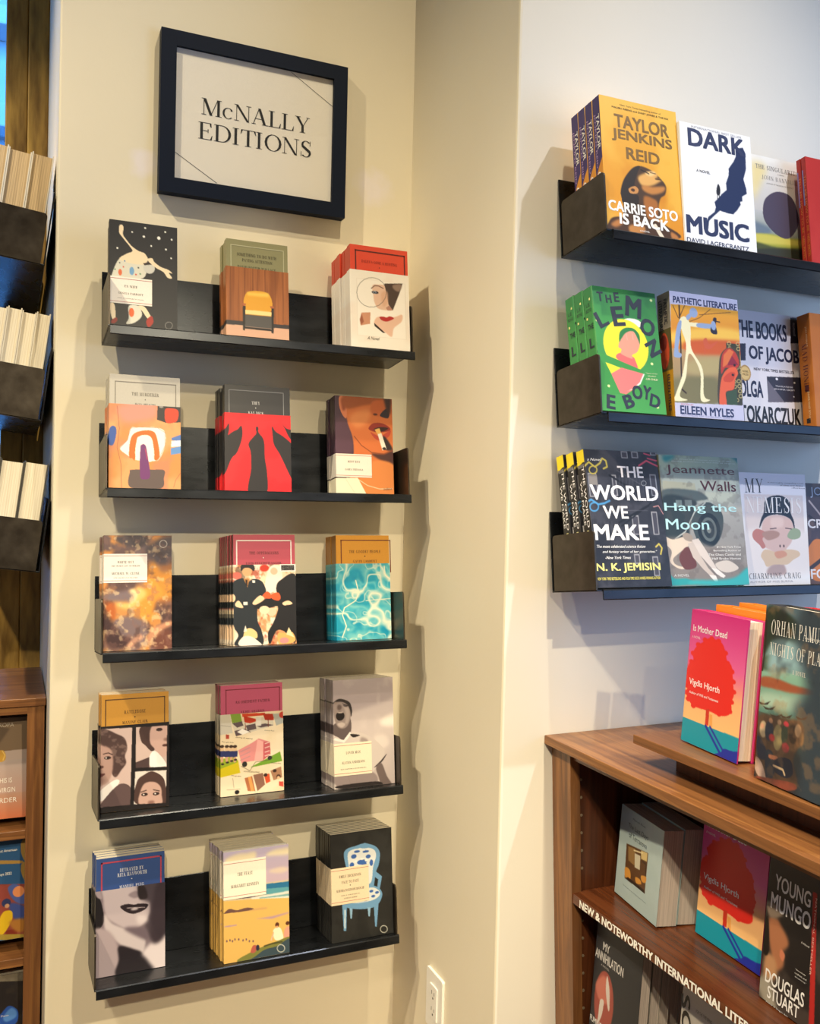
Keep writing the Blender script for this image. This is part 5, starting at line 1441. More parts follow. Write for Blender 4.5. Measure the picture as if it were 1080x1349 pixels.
place_stack(dict(name='paperback',
 desc='lilac banded paperback with a pale striding figure at sunset',
 t=34,
 n=1,
 yaw=0.0,
 lean=7.0,
 base='c4c2e0',
 ops=[('G','c6c6e2','c6c6e2',[0,2275]),('C',[-759,245,836,190,758,1979,-840,2022]),('P','d89a2a',0,[-774,218,851,218,851,860,-774,860]),('G','e0a030','d07a28',[273,1046]),('G','b89468','8c8260',[1046,1956]),('B','f0c050',39,[-775,752,146,579,835,600,821,776,-787,949]),('B','c85a28',28,[-404,873,820,790,803,1010,-350,1108]),('B','7a7450',45,[-831,1621,151,1492,222,1998,-858,2037]),('B','b0a070',39,[-429,1255,284,1140,263,1427,-410,1478]),('L','3a2a1c',31,[-570,253,-580,931,-609,1772,-520,1835]),('L','3a2a1c',13,[-709,268,-602,482]),('L','3a2a1c',14,[-448,240,-566,450]),('L','4a341c',10,[-363,529,-128,434,133,250]),('L','4a341c',10,[-124,377,603,258]),('B','f0e8c0',0,[-589,537,-479,442,-363,529,-340,711,-344,1023,-123,1372,-122,1851,14,1926,-198,1940,-180,1432,-402,1112,-501,1541,-661,1886,-494,1959,-787,1991,-745,1864,-564,1462,-463,977,-533,729]),('B','8fa4cc',0,[-671,743,-608,568,-537,532,-567,733,-642,1077,-576,1127,-598,1199,-735,1196,-726,1056]),('B','f0e8c0',0,[-451,552,-135,535,-140,607,-438,607]),('B','8fa4cc',0,[-171,538,114,525,164,577,108,611,-176,610]),('E','8fa4cc',0,[-256,353,91,91,20]),('B','8fa4cc',0,[-426,436,-335,370,-303,424,-396,504]),('B','2a2838',0,[170,490,194,402,265,409,238,541,264,683,172,706,106,640]),('E','8fa4cc',0,[184,547,57,86,0]),('L','2a2420',21,[244,460,333,468]),('B','c85a3a',0,[-68,842,6,793,69,901,271,826,81,986,-42,968]),('L','c85a3a',14,[-40,939,-51,1096]),('P','3c3a28',0,[451,838,757,838,757,1993,451,1993]),('L','c8b678',14,[563,842,560,854,552,864,541,872,527,877,513,878,501,876,490,869,484,860,482,850,486,839,493,828,505,820,518,815,532,814,545,817,555,823,561,832,563,842]),('L','c8b678',14,[686,1008,682,1019,675,1029,663,1038,650,1042,636,1044,623,1041,613,1035,606,1026,605,1015,608,1004,616,994,627,986,641,981,655,979,668,982,678,988,684,997,686,1008]),('L','c8b678',14,[809,1174,806,1186,798,1196,786,1204,773,1209,759,1210,746,1207,735,1201,729,1192,728,1181,731,1170,739,1160,750,1152,764,1147,778,1146,791,1148,801,1155,807,1164,809,1174]),('L','c8b678',14,[618,1365,615,1377,608,1387,596,1395,583,1399,569,1400,556,1398,546,1391,540,1382,538,1372,541,1361,549,1351,560,1343,574,1338,588,1337,600,1339,611,1346,617,1355,618,1365]),('L','c8b678',14,[741,1532,738,1543,730,1553,719,1561,705,1566,691,1567,678,1564,668,1558,662,1548,660,1538,663,1527,671,1517,682,1509,696,1504,710,1503,723,1506,733,1512,739,1521,741,1532]),('L','c8b678',14,[552,1720,549,1731,541,1741,530,1749,516,1754,502,1755,490,1752,479,1745,473,1736,472,1726,475,1715,483,1705,494,1697,507,1692,521,1691,534,1694,544,1701,550,1710,552,1720]),('L','c8b678',14,[674,1887,671,1898,663,1908,652,1916,638,1920,624,1921,611,1918,601,1912,595,1903,593,1892,597,1881,604,1871,615,1863,629,1859,643,1858,656,1861,666,1867,672,1876,674,1887]),('L','c8b678',14,[571,934,567,945,560,956,549,964,535,969,521,970,508,967,498,961,492,952,490,941,493,930,501,920,512,912,526,907,540,906,553,908,563,914,569,923,571,934]),('L','c8b678',14,[693,1100,690,1111,682,1121,671,1129,658,1134,643,1135,631,1133,620,1126,614,1117,612,1107,616,1096,623,1085,635,1077,648,1072,662,1071,675,1074,685,1080,692,1089,693,1100]),('L','c8b678',14,[817,1266,813,1278,805,1288,794,1296,781,1301,766,1302,753,1299,743,1293,737,1284,735,1273,739,1262,746,1252,758,1244,771,1239,785,1238,798,1240,809,1247,815,1256,817,1266]),('L','c8b678',14,[626,1457,623,1468,615,1478,604,1486,591,1491,577,1492,564,1489,554,1483,547,1474,546,1463,549,1452,557,1442,568,1434,581,1429,595,1428,608,1431,618,1437,625,1446,626,1457]),('L','c8b678',14,[749,1623,745,1635,738,1645,726,1652,713,1657,699,1658,686,1655,676,1649,669,1640,668,1629,671,1618,679,1608,690,1600,704,1596,718,1595,731,1597,741,1604,747,1613,749,1623]),('L','c8b678',14,[559,1811,556,1822,549,1832,537,1840,524,1845,510,1846,497,1843,487,1836,481,1827,479,1817,483,1806,490,1796,501,1788,515,1783,529,1782,541,1785,552,1792,558,1801,559,1811]),('L','c8b678',14,[769,833,766,844,758,854,746,862,733,867,719,869,706,866,695,860,689,851,687,840,691,829,699,818,710,810,723,805,738,804,751,807,761,813,767,822,769,833]),('L','c8b678',14,[578,1026,575,1037,567,1047,556,1055,543,1060,529,1061,516,1059,506,1052,500,1043,498,1033,501,1022,509,1011,520,1003,534,998,547,997,560,1000,571,1006,577,1015,578,1026]),('L','c8b678',14,[701,1192,698,1203,690,1213,679,1221,665,1226,651,1227,638,1224,628,1218,622,1209,620,1198,623,1187,631,1177,642,1169,656,1164,670,1163,683,1166,693,1172,699,1181,701,1192]),('L','c8b678',14,[824,1358,821,1369,813,1380,802,1388,788,1392,774,1393,761,1391,751,1384,745,1375,743,1365,746,1353,754,1343,765,1335,779,1331,793,1329,806,1332,816,1339,823,1348,824,1358]),('L','c8b678',14,[634,1548,631,1559,623,1569,612,1577,598,1582,584,1583,571,1580,561,1574,555,1565,553,1554,557,1543,564,1533,576,1525,589,1520,603,1519,616,1522,626,1529,632,1538,634,1548]),('L','c8b678',14,[756,1715,753,1726,745,1736,734,1744,721,1749,707,1749,694,1747,683,1740,677,1731,676,1720,679,1709,687,1699,698,1692,711,1687,725,1686,738,1689,748,1695,755,1704,756,1715]),('L','c8b678',14,[567,1902,564,1913,556,1923,545,1931,532,1935,518,1936,505,1933,495,1927,489,1918,487,1907,490,1896,498,1887,509,1879,522,1874,536,1873,549,1876,559,1883,565,1892,567,1902]),('L','c8b678',14,[776,925,773,936,765,946,754,955,740,959,726,961,713,958,703,952,697,943,695,932,698,921,706,911,718,902,731,897,745,896,758,899,769,905,775,914,776,925]),('L','c8b678',14,[586,1118,583,1129,575,1139,564,1147,550,1152,537,1153,524,1150,514,1144,507,1135,506,1124,509,1113,517,1103,528,1095,541,1090,555,1089,568,1092,578,1098,585,1107,586,1118]),('L','c8b678',14,[709,1284,705,1295,698,1305,686,1313,673,1318,659,1319,646,1316,636,1310,629,1301,628,1290,631,1279,639,1269,650,1261,664,1256,678,1255,691,1258,701,1264,707,1273,709,1284]),('L','c8b678',14,[519,1473,516,1484,509,1495,497,1502,484,1507,470,1508,457,1505,447,1499,441,1490,439,1479,443,1468,450,1458,461,1451,475,1446,489,1445,501,1448,512,1454,518,1463,519,1473]),('L','c8b678',14,[642,1640,638,1651,631,1661,619,1668,606,1673,592,1674,579,1671,569,1665,563,1656,561,1645,564,1634,572,1624,583,1616,597,1612,611,1611,623,1614,634,1620,640,1629,642,1640]),('L','c8b678',14,[764,1806,761,1817,753,1827,742,1835,728,1840,714,1841,701,1838,691,1832,685,1822,683,1812,686,1801,694,1791,705,1783,719,1778,733,1777,746,1780,756,1787,762,1796,764,1806]),('B','4a4030',0,[204,1999,254,1314,327,1050,517,919,697,961,751,1217,586,1460,583,1975]),('B','b83a2c',0,[299,1424,343,1077,516,933,674,1021,732,1218,595,1344,416,1301]),('P','8a2438',0,[545,1032,713,1234,456,1255]),('P','d8703c',0,[515,948,621,996,457,1240,344,1306,379,1074]),('B','e0603a',0,[222,1998,291,1539,451,1327,636,1284,693,1394,618,1515,569,1691,383,1760,384,1988]),('B','c8482c',0,[367,1476,519,1379,627,1399,543,1549,361,1562]),('P','3c5038',0,[401,1759,642,1686,637,1986,383,2002]),('E','1c1a1c',0,[621,1242,29,23,0]),('E','1c1a1c',0,[570,1427,29,23,0]),('C',)],
 text=[('PATHETIC LITERATURE',2.6,14.9,146.5,12.2,'2c3560','sans',0.03,0,0),('EILEEN MYLES',-6.5,214.2,121.9,15.5,'2c3560','sans',0.025,0,0),('EDITED BY',-51,204.3,27.7,2.5,'d08090','sans',0,0,0),('AUTHOR OF CHELSEA GIRLS',-7.9,223.5,116.5,2.8,'a8a4c8','sans',0,0,0)],
 tilt=7.0,
 h=227.5,
 w=156.3,
 loc=[1.1454,1.28797,1.64781],
 spine='b8861c',
 spine_ops=[('P','a89c8c',0,[-170,0,170,0,170,700,-170,700]),('P','5a5030',0,[-170,660,170,660,170,1420,-170,1420]),('E','c04a2c',0,[-30,1050,130,330,0]),('E','7a2a24',0,[-40,900,90,140,0])],
 stext=[('PATHETIC',35,22,46,9,'2c2c3c','sans',0.02,False),('LITERATURE',40,9,56,9,'2c2c3c','sans',0.02,False),('EILEEN MYLES',182,22,66,7,'2c2c3c','sans',0.02,False)]))
place_stack(dict(name='paperback',
 desc='white paperback with big condensed dark blue words',
 t=30,
 n=1,
 yaw=0.0,
 lean=7.0,
 base='dedae2',
 ops=[('G','d4d0dc','e2dee4',[0,2260]),('N','eceaf0',50,[2,2,45,65,2]),('P','2e2c3e',0,[624,33,890,19,865,529,592,553]),('P','2e2c3e',0,[-700,669,-547,655,-572,987,-706,998]),('P','302e3c',0,[-69,1258,826,1213,815,1705,-75,1761]),('P','6a6470',0,[-59,1323,340,1735,-75,1761]),('E','e8e6ee',0,[179,1291,31,24,0]),('E','e8e6ee',0,[625,1335,24,18,0]),('E','e8e6ee',0,[589,1612,16,12,0]),('E','b0884a',0,[-599,1232,137,156,0]),('E','d8b878',0,[-599,1232,111,129,0])],
 text=[('THE BOOKS',-14.1,36.7,129.4,34.3,'1e2140','sans',0.03,0,0),('OF JACOB',15.1,85.1,127.4,34.4,'1e2140','sans',0.03,0,0),('OLGA',-48.1,152.7,57.7,32.4,'1e2140','sans',0.03,0,0),('TOKARCZUK',-2.6,201.5,152.3,33.7,'1c1a20','sans',0.03,0,0),('NEW YORK TIMES BESTSELLER',12.5,113.4,102.3,5.5,'2e2c3e','sans',0.01,0,0),('A NOVEL',70.5,26.4,5.7,28.2,'c8c4d4','sans',0,0,0),('TRANSLATED BY',35.7,143,44.8,2.8,'d8d4dc','sans',0,0,0),('JENNIFER CROFT',36,149.4,54,3.7,'d8d4dc','sans',0,0,0),('NOBEL',-59.6,119.9,15.3,3.6,'7a5c2c','sans',0,0,0),('PRIZE',-60.1,125.9,14.6,3.6,'7a5c2c','sans',0,0,0)],
 tilt=7.0,
 h=226,
 w=160,
 loc=[1.33131,1.32668,1.64306]))
place_stack(dict(name='paperback',
 desc='orange paperback with dark red lettering down its spine',
 t=30,
 n=2,
 yaw=0.0,
 lean=7.0,
 base='b4661c',
 ops=[('N','c87a28',60,[3,3,45,65,2])],
 jit=0.001,
 group='copies of the orange paperback with dark red lettering down its spine',
 tilt=7.0,
 h=222,
 w=135,
 loc=[1.46958,1.28797,1.64781],
 step=36,
 drift=17,
 stext=[('MAD HONEY',105,14,95,11,'5a1c14','serif',0,False),('JODI PICOULT',45,20,40,4.5,'e8cfa0','sans',0,False),('JENNIFER FINNEY BOYLAN',178,16,56,6,'e8cfa0','sans',0,False),('#',145,14,13,9,'4a1c20','sans',0,False),('#',208,13,9,9,'241a18','sans',0,False)]))
place_stack(dict(name='paperback',
 desc='dark paperback with white words over a brick facade',
 t=22,
 n=3,
 yaw=0.0,
 lean=13.0,
 base='2a2a30',
 ops=[('G','33333c','26262c',[0,2432]),('N','44444e',60,[8,14,45,65,4]),('N','1c1c22',60,[3,4,55,70,6]),('P','9a9aa2',0,[-740,429,-562,429,-562,855,-740,855]),('P','44424c',0,[-722,450,-580,450,-580,839,-722,839]),('P','9a9aa2',0,[-248,447,-156,447,-156,825,-248,825]),('P','44424c',0,[-230,468,-175,468,-175,808,-230,808]),('P','9a9aa2',0,[568,415,707,415,707,807,568,807]),('P','44424c',0,[586,437,688,437,688,790,586,790]),('P','9a9aa2',0,[510,1097,636,1097,636,1512,510,1512]),('P','44424c',0,[528,1119,617,1119,617,1494,528,1494]),('P','9a9aa2',0,[4,8,144,8,144,136,4,136]),('P','44424c',0,[22,30,125,30,125,119,22,119]),('P','9a9aa2',0,[228,-1,369,-1,369,127,228,127]),('P','44424c',0,[247,21,351,21,351,110,247,110]),('P','9a9aa2',0,[644,-18,781,-18,781,62,644,62]),('P','44424c',0,[662,4,761,4,761,45,662,45]),('P','9a9aa2',0,[421,1900,542,1900,542,2244,421,2244]),('P','44424c',0,[439,1922,523,1922,523,2227,439,2227]),('P','9a9aa2',0,[38,1855,156,1855,156,2026,38,2026]),('P','44424c',0,[56,1877,138,1877,138,2009,56,2009]),('P','9a9aa2',0,[81,1168,228,1168,228,1513,81,1513]),('P','44424c',0,[99,1190,210,1190,210,1496,99,1496]),('P','8a8480',0,[-718,455,-552,455,-552,640,-718,640]),('L','16161a',36,[-288,459,292,772]),('L','16161a',40,[-194,1301,473,988]),('L','16161a',26,[532,943,-152,1364]),('L','5c5c66',10,[-121,366,417,637]),('L','5c5c66',10,[-63,1084,434,1077]),('L','5a5a64',7,[-81,453,-122,760]),('L','5a5a64',7,[-8,450,-50,758]),('L','5a5a64',7,[65,448,23,756]),('L','5a5a64',7,[138,446,96,755]),('L','5a5a64',7,[212,444,169,753]),('L','5a5a64',7,[286,442,243,751]),('L','5a5a64',7,[360,439,317,750]),('L','5a5a64',8,[435,437,391,748]),('L','4c4c56',7,[-870,1285,-899,1517]),('L','4c4c56',7,[-796,1285,-825,1517]),('L','4c4c56',7,[-721,1284,-750,1516]),('L','4c4c56',7,[-646,1283,-676,1516]),('L','4c4c56',7,[-571,1283,-601,1516]),('L','4c4c56',7,[-496,1282,-526,1515]),('L','4c4c56',7,[-420,1281,-451,1515]),('L','4c4c56',7,[-344,1280,-375,1515]),('L','c8b850',30,[-802,323,-690,233,-575,316,-464,247,-402,157,-331,198,-319,307,-400,343]),('L','c8b850',22,[-538,369,-546,393,-563,414,-586,430,-614,440,-642,440,-667,433,-687,418,-698,398,-700,374,-692,350,-676,329,-652,312,-625,303,-597,302,-571,310,-552,325,-540,345,-538,369]),('L','4a90c8',34,[-883,989,-723,901,-584,984,-455,961,-347,916]),('L','4a90c8',25,[-589,1027,-598,1053,-616,1076,-641,1093,-671,1102,-701,1102,-729,1094,-750,1078,-762,1055,-764,1030,-756,1004,-738,982,-712,965,-683,955,-652,955,-625,963,-603,979,-591,1002,-589,1027]),('L','4a90c8',24,[-835,1222,-839,1233,-847,1244,-859,1251,-872,1255,-886,1256,-898,1252,-908,1244,-913,1234,-914,1223,-910,1211,-902,1201,-891,1193,-877,1189,-864,1189,-851,1193,-842,1200,-836,1210,-835,1222]),('L','d05068',31,[364,262,537,166,689,228,869,289]),('L','d05068',26,[570,120,753,158,893,130]),('L','d05068',24,[502,33,632,61]),('L','c89090',16,[576,1009,686,985,771,1138]),('L','c8b850',29,[525,1729,599,1675,654,1750,612,1858]),('L','d8d8d8',8,[478,580,473,595,462,609,446,619,428,625,409,626,393,621,380,611,373,598,372,583,377,568,388,554,404,544,422,538,440,538,457,542,470,552,477,565,478,580])],
 text=[('THE',16.3,38.4,55.3,20.4,'f4f0f8','sans',0.02,0,0),('WORLD',-0.7,76.8,145.5,27.3,'f8f6fa','sans',0.025,0,0),('WE',-24.7,111.9,52.4,22.6,'f4f2f6','sans',0.02,0,0),('MAKE',-16.6,147.2,115.1,27.8,'f8f6fa','sans',0.025,0,0),('The most celebrated science fiction',-21.2,172.1,103,5.1,'f0f0f0','sans',0.005,0,0.35),('and fantasy writer of her generation."',-3.9,181.9,114.1,5.5,'f0f0f0','sans',0.005,0,0.35),('-New York Times',-30.2,191.7,53.1,5.1,'f0f0f0','sans',0.005,0,0.35),('a Novel',-58.3,18.1,28,4.8,'f0f0f0','sans',0,0,0.35),('N. K. JEMISIN',-9.9,209.8,134.8,17.3,'f0e884','sans',0.022,0,0),('NEW YORK TIMES BESTSELLING AND FOUR-TIME HUGO AWARD-WINNING AUTHOR',-11.2,228,132.1,5,'e0d868','sans',0.01,0,0)],
 jit=0.0003,
 step=30,
 group='copies of the dark paperback with white words over a brick facade',
 tilt=7.0,
 h=243.2,
 w=157,
 loc=[0.991,1.28698,1.34743],
 spine='1e1e20',
 spine_ops=[('P','f0d820',0,[-120,0,120,0,120,230,60,230,-120,300])],
 stext=[('THE WORLD',84,15.5,108,7,'f4f2f6','sans',0.008,False),('WE MAKE',94,6,78,5.5,'f4f2f6','sans',0.005,False),('N. K. JEMISIN',178,11,70,8,'f0e8a0','sans',0.02,False),('#',29,11,6,18,'6a6a72','sans',0,False)]))
place_stack(dict(name='hardcover_book',
 desc='teal edged hardcover with an old car and bare legs',
 t=30,
 n=1,
 yaw=0.0,
 lean=10.0,
 base='8ca8a4',
 ops=[('G','9ab0a8','b0aca4',[0,1076]),('G','aaa8a2','8a827a',[1076,2393]),('B','c8ccb8',55,[-860,448,-97,398,784,228,786,803,341,897,-887,698]),('B','a8b8a0',55,[-816,30,964,-39,935,194,-846,309]),('P','c8c4a4',0,[-865,490,-145,512,-126,652,-882,656]),('B','5a6460',11,[-882,656,-126,652,108,760,101,816,-148,849,-922,1028]),('B','2f3836',16,[-895,780,-215,822,-161,961,-338,1297,-432,1517,-974,1519]),('P','7a8884',0,[-612,830,-473,830,-473,966,-612,966]),('P','7a8884',0,[-406,826,-247,826,-247,949,-406,949]),('B','424c4a',0,[-291,1185,-126,961,132,858,399,1009,443,1234,338,1516,141,1683,-101,1655,-225,1517]),('E','1f2626',0,[90,1363,264,306,0]),('E','68716e',0,[90,1363,176,223,0]),('E','2c3434',0,[90,1363,127,167,0]),('E','8a928e',0,[89,1377,49,55,0]),('L','c8ccc4',23,[-707,1545,-454,1408,-206,1045,59,873]),('L','b4b8b0',17,[-231,962,101,816,471,1008]),('B','8a8078',39,[-979,1573,-98,1627,786,1966,848,2330,-1059,2325]),('N','5c544e',25,[14,18,52,62,5]),('B','e0cdb8',0,[-937,1491,-742,1551,-428,1490,-302,1586,-632,1791,-779,1898,-724,2007,-493,2064,-664,2075,-852,1952,-798,1763,-918,1627]),('B','6a3a30',0,[-638,1845,-450,1682,-314,1847,-277,2039,-496,2096,-606,2008]),('B','a89888',0,[-528,1463,-422,1429,-308,1490,-319,1586,-470,1559]),('P','cfc0b4',2,[-427,1627,-284,1586,-158,1848,-10,2069,131,2208,73,2257,-118,2095,-334,1874]),('P','ddd0c6',2,[-326,1558,-174,1531,-10,1766,183,2071,318,2205,268,2243,92,2098,-158,1848]),('P','f0e8e0',0,[60,2070,198,2088,377,2217,319,2255,169,2181]),('P','f0e8e0',0,[-7,2193,149,2209,203,2342,140,2340]),('B','d8ccc0',0,[175,1988,465,1935,699,2077,438,2157,232,2099]),('B','2ea0a0',13,[-1031,2058,-906,2140,-784,2249,-514,2253,-354,2351,-1062,2351]),('B','3ab0b0',22,[-381,2282,174,2292,606,2243,917,2079,896,2387,-390,2364]),('B','2c7c80',27,[706,-29,1002,-41,972,193,879,51]),('B','30888c',27,[-816,30,-541,19,-760,139])],
 text=[('Jeannette',2.2,28.2,159.7,19.3,'5c2222','sans',0.004,0,0),('Walls',40,55.5,84.7,18.8,'5c2222','sans',0.004,0,0),('Hang the',-5.2,98.2,167,19.1,'c0ecec','sans',0.008,0,0),('Moon',-39.4,127.5,98.3,19.3,'c0ecec','sans',0.008,0,0),('#1 New York Times',51.3,168.9,57.4,4.2,'f0ece8','sans',0.01,0,0),('Bestselling Author of',46.9,175.9,64.4,4.2,'f0ece8','sans',0.01,0,0),('The Glass Castle and',39.8,182.9,76.7,4.2,'f0ece8','sans',0.01,0,0),('Half Broke Horses',43.4,190.1,67.8,4.2,'f0ece8','sans',0.01,0,0),('A NOVEL',-62.6,219.7,33.8,4.3,'e0e0dc','sans',0,0,0),('a novel of a woman coming of age',11.7,7.4,128.5,2.6,'dce4de','sans',0,0,0),('during prohibition in the hills of virginia',11.2,11.6,149.9,2.6,'dce4de','sans',0,0,0)],
 hard=True,
 tilt=7.0,
 h=239.3,
 w=184.4,
 loc=[1.16289,1.29591,1.34634],
 spine='2a3a3a'))
place_stack(dict(name='paperback',
 desc='white paperback with a woman whose face is masked by clouds',
 t=24,
 n=1,
 yaw=0.0,
 lean=6.0,
 base='e8e4ea',
 ops=[('G','e2e0ee','f0ecec',[0,859]),('G','f0ecec','f2f0f2',[859,2148]),('P','dccfcc',0,[-724,413,734,413,734,1376,-724,1376]),('G','f0ecec','f0eef0',[1331,2148]),('P','ddd0ce',0,[-724,413,751,413,751,1141,-724,1141]),('B','ece4e2',55,[-835,1148,850,1140,836,1906,-806,1886]),('B','1c1c26',0,[-383,1060,-334,887,-249,741,-217,538,-40,441,230,436,409,556,423,761,491,907,499,1083,395,879,91,795,-219,857]),('B','d8b8b0',5,[-326,1060,-220,871,90,809,395,879,479,1083,405,1318,238,1492,184,1724,209,1927,-211,1922,-124,1750,-71,1520,-327,1376]),('B','b49c98',22,[-164,1779,144,1738,209,1927,-231,1936]),('B','e4c8c0',22,[-66,855,203,852,191,1027,-78,1029]),('B','c07c72',0,[-557,1147,-459,1075,-310,1103,-201,1174,-320,1261,-254,1405,-332,1448,-402,1376,-545,1261]),('B','b08a7c',5,[-313,1146,-82,1101,106,1144,62,1231,-170,1289,-280,1232]),('B','98a888',2,[339,1143,461,1054,635,1097,626,1229,447,1274,313,1230]),('B','dcc0a0',0,[-378,1577,-257,1462,43,1521,278,1463,549,1493,602,1581,420,1668,259,1754,-48,1751,-241,1792,-310,1692]),('B','d4987c',8,[-33,1520,199,1492,270,1580,36,1636]),('E','4a3230',0,[109,1399,19,26,0]),('E','4a3230',0,[205,1399,19,26,0]),('L','3a2c30',15,[-119,1073,35,1057]),('L','3a2c30',15,[267,1055,421,1069])],
 text=[('MY',-47.5,24.8,45.2,26.6,'2e2a34','serif',0,0,0),('NEMESIS',0.7,61.5,138.3,30.6,'f4f0f0','serif',0,0,0),('CHARMAINE CRAIG',-4.3,196.7,129.6,10.9,'4a464c','serif',0,0,0),('AUTHOR OF MISS BURMA',-14.5,207.5,108,4,'b0acb0','sans',0,0,0),('A thoroughly compelling novel',32.5,18.1,91.8,2.7,'6a6670','sans',0,0,0),('of ideas and desire',47.8,22.4,59,2.7,'6a6670','sans',0,0,0),('-Kirkus',65.2,27,35.5,2.7,'6a6670','sans',0,0,0)],
 tilt=7.0,
 h=214.8,
 w=168.3,
 loc=[1.34259,1.31378,1.34414]))
place_stack(dict(name='paperback',
 desc='dark paperback with orange guitar shapes beside the cloud-masked face',
 t=24,
 n=1,
 yaw=0.0,
 lean=7.0,
 base='4a3c44',
 ops=[('N','7a5c50',70,[4,5,50,62,3]),('B','d07a34',0,[-688,1335,-445,1110,-152,1261,-2,1866,-520,1933,-721,1707]),('L','b8a8a8',40,[-561,357,-110,806]),('L','2a2026',61,[-588,659,-124,958]),('L','3a2a26',80,[-681,1707,-276,1487])],
 text=[('JOY',-28,18.4,49.6,21.4,'b8c0d8','sans',0,0,0),('CRUZ',-23.4,80.7,82.6,18.2,'f0e8e8','sans',0.02,0,0),('FOR',-34.5,180.1,61.4,19.4,'f0e8e8','sans',0.02,0,0)],
 tilt=7.0,
 h=200,
 w=135,
 loc=[1.50582,1.3237,1.34293]))
place_stack(dict(name='hardcover_book',
 desc='pink hardcover with a red tree on the riser board',
 t=30,
 n=1,
 yaw=-95.58,
 lean=4,
 base='c8307a',
 ops=[('G','cc2c7c','e0609a',[0,806]),('G','e0609a','f0b07a',[806,1273]),('G','f0b07a','f2c880',[1273,2123]),('P','1492a8',0,[-821,1750,739,1745,797,2175,-754,2194]),('B','e0261c',0,[-312,471,-173,395,40,414,147,449,224,565,281,683,373,718,418,811,464,1005,496,1151,460,1260,469,1410,354,1493,155,1523,-13,1511,-161,1519,-445,1518,-591,1442,-659,1348,-631,1233,-714,1167,-689,1025,-651,881,-549,808,-574,704,-493,581]),('E','e0261c',0,[40,414,60,38,0]),('E','e0261c',0,[224,565,58,37,0]),('E','e0261c',0,[292,707,58,37,0]),('E','e0261c',0,[410,813,57,37,0]),('E','e0261c',0,[457,956,57,37,0]),('E','e0261c',0,[489,1101,56,36,0]),('E','e0261c',0,[460,1260,57,36,0]),('E','e0261c',0,[440,1404,57,36,0]),('E','e0261c',0,[193,1501,59,37,0]),('E','e0261c',0,[-445,1518,64,39,0]),('E','e0261c',0,[-591,1442,65,39,0]),('E','e0261c',0,[-659,1348,66,39,0]),('E','e0261c',0,[-657,1238,66,39,0]),('E','e0261c',0,[-704,1138,66,39,0]),('E','e0261c',0,[-680,996,66,39,0]),('E','e0261c',0,[-589,843,65,39,0]),('E','e0261c',0,[-565,702,65,39,0]),('E','e0261c',0,[-454,548,64,39,0]),('E','e0261c',0,[-294,447,63,39,0]),('E','e0261c',0,[-129,402,61,38,0]),('P','c8301c',0,[-121,1496,-39,1477,-31,1738,-115,1746]),('P','e8a050',0,[-28,1553,43,1550,63,1753,-9,1745]),('L','22309c',45,[-97,1754,293,2068]),('L','22309c',36,[11,1740,367,2021]),('B','22309c',0,[178,2125,311,2050,381,1979,576,1964,728,1947,754,2138,445,2152])],
 text=[('Is Mother Dead',-19.6,29.3,85.2,10.4,'f4eef0','sans',0.01,0,0),('A NOVEL',-52.3,43.7,21.7,3.7,'f0e0e8','sans',0,0,0),('Vigdis Hjorth',-22.1,116.3,77.2,12.9,'f8f0f0','sans',0.012,0,0),('Author of Will and Testament',-21.1,131.8,74.1,4.1,'f8f0f0','sans',0.005,0,0)],
 hard=True,
 pages='cream',
 spine='22308c',
 h=212.3,
 w=139.0,
 tilt=0.0,
 loc=[0.99179,1.10068,1.1125]))
place_stack(dict(name='hardcover_book',
 desc='orange hardcover standing behind the pink one with the red tree',
 t=34,
 n=1,
 yaw=-95.58,
 lean=4,
 base='dc7c1e',
 hard=True,
 pages='cream',
 h=220.3,
 w=150.0,
 tilt=0.0,
 loc=[1.02293,1.08006,1.1125]))
place_stack(dict(name='hardcover_book',
 desc='second orange hardcover further back on the riser board',
 t=34,
 n=1,
 yaw=-95.58,
 lean=4,
 base='dc7c1e',
 hard=True,
 pages='cream',
 h=224.3,
 w=150.0,
 tilt=0.0,
 loc=[1.05779,1.0666,1.1125]))
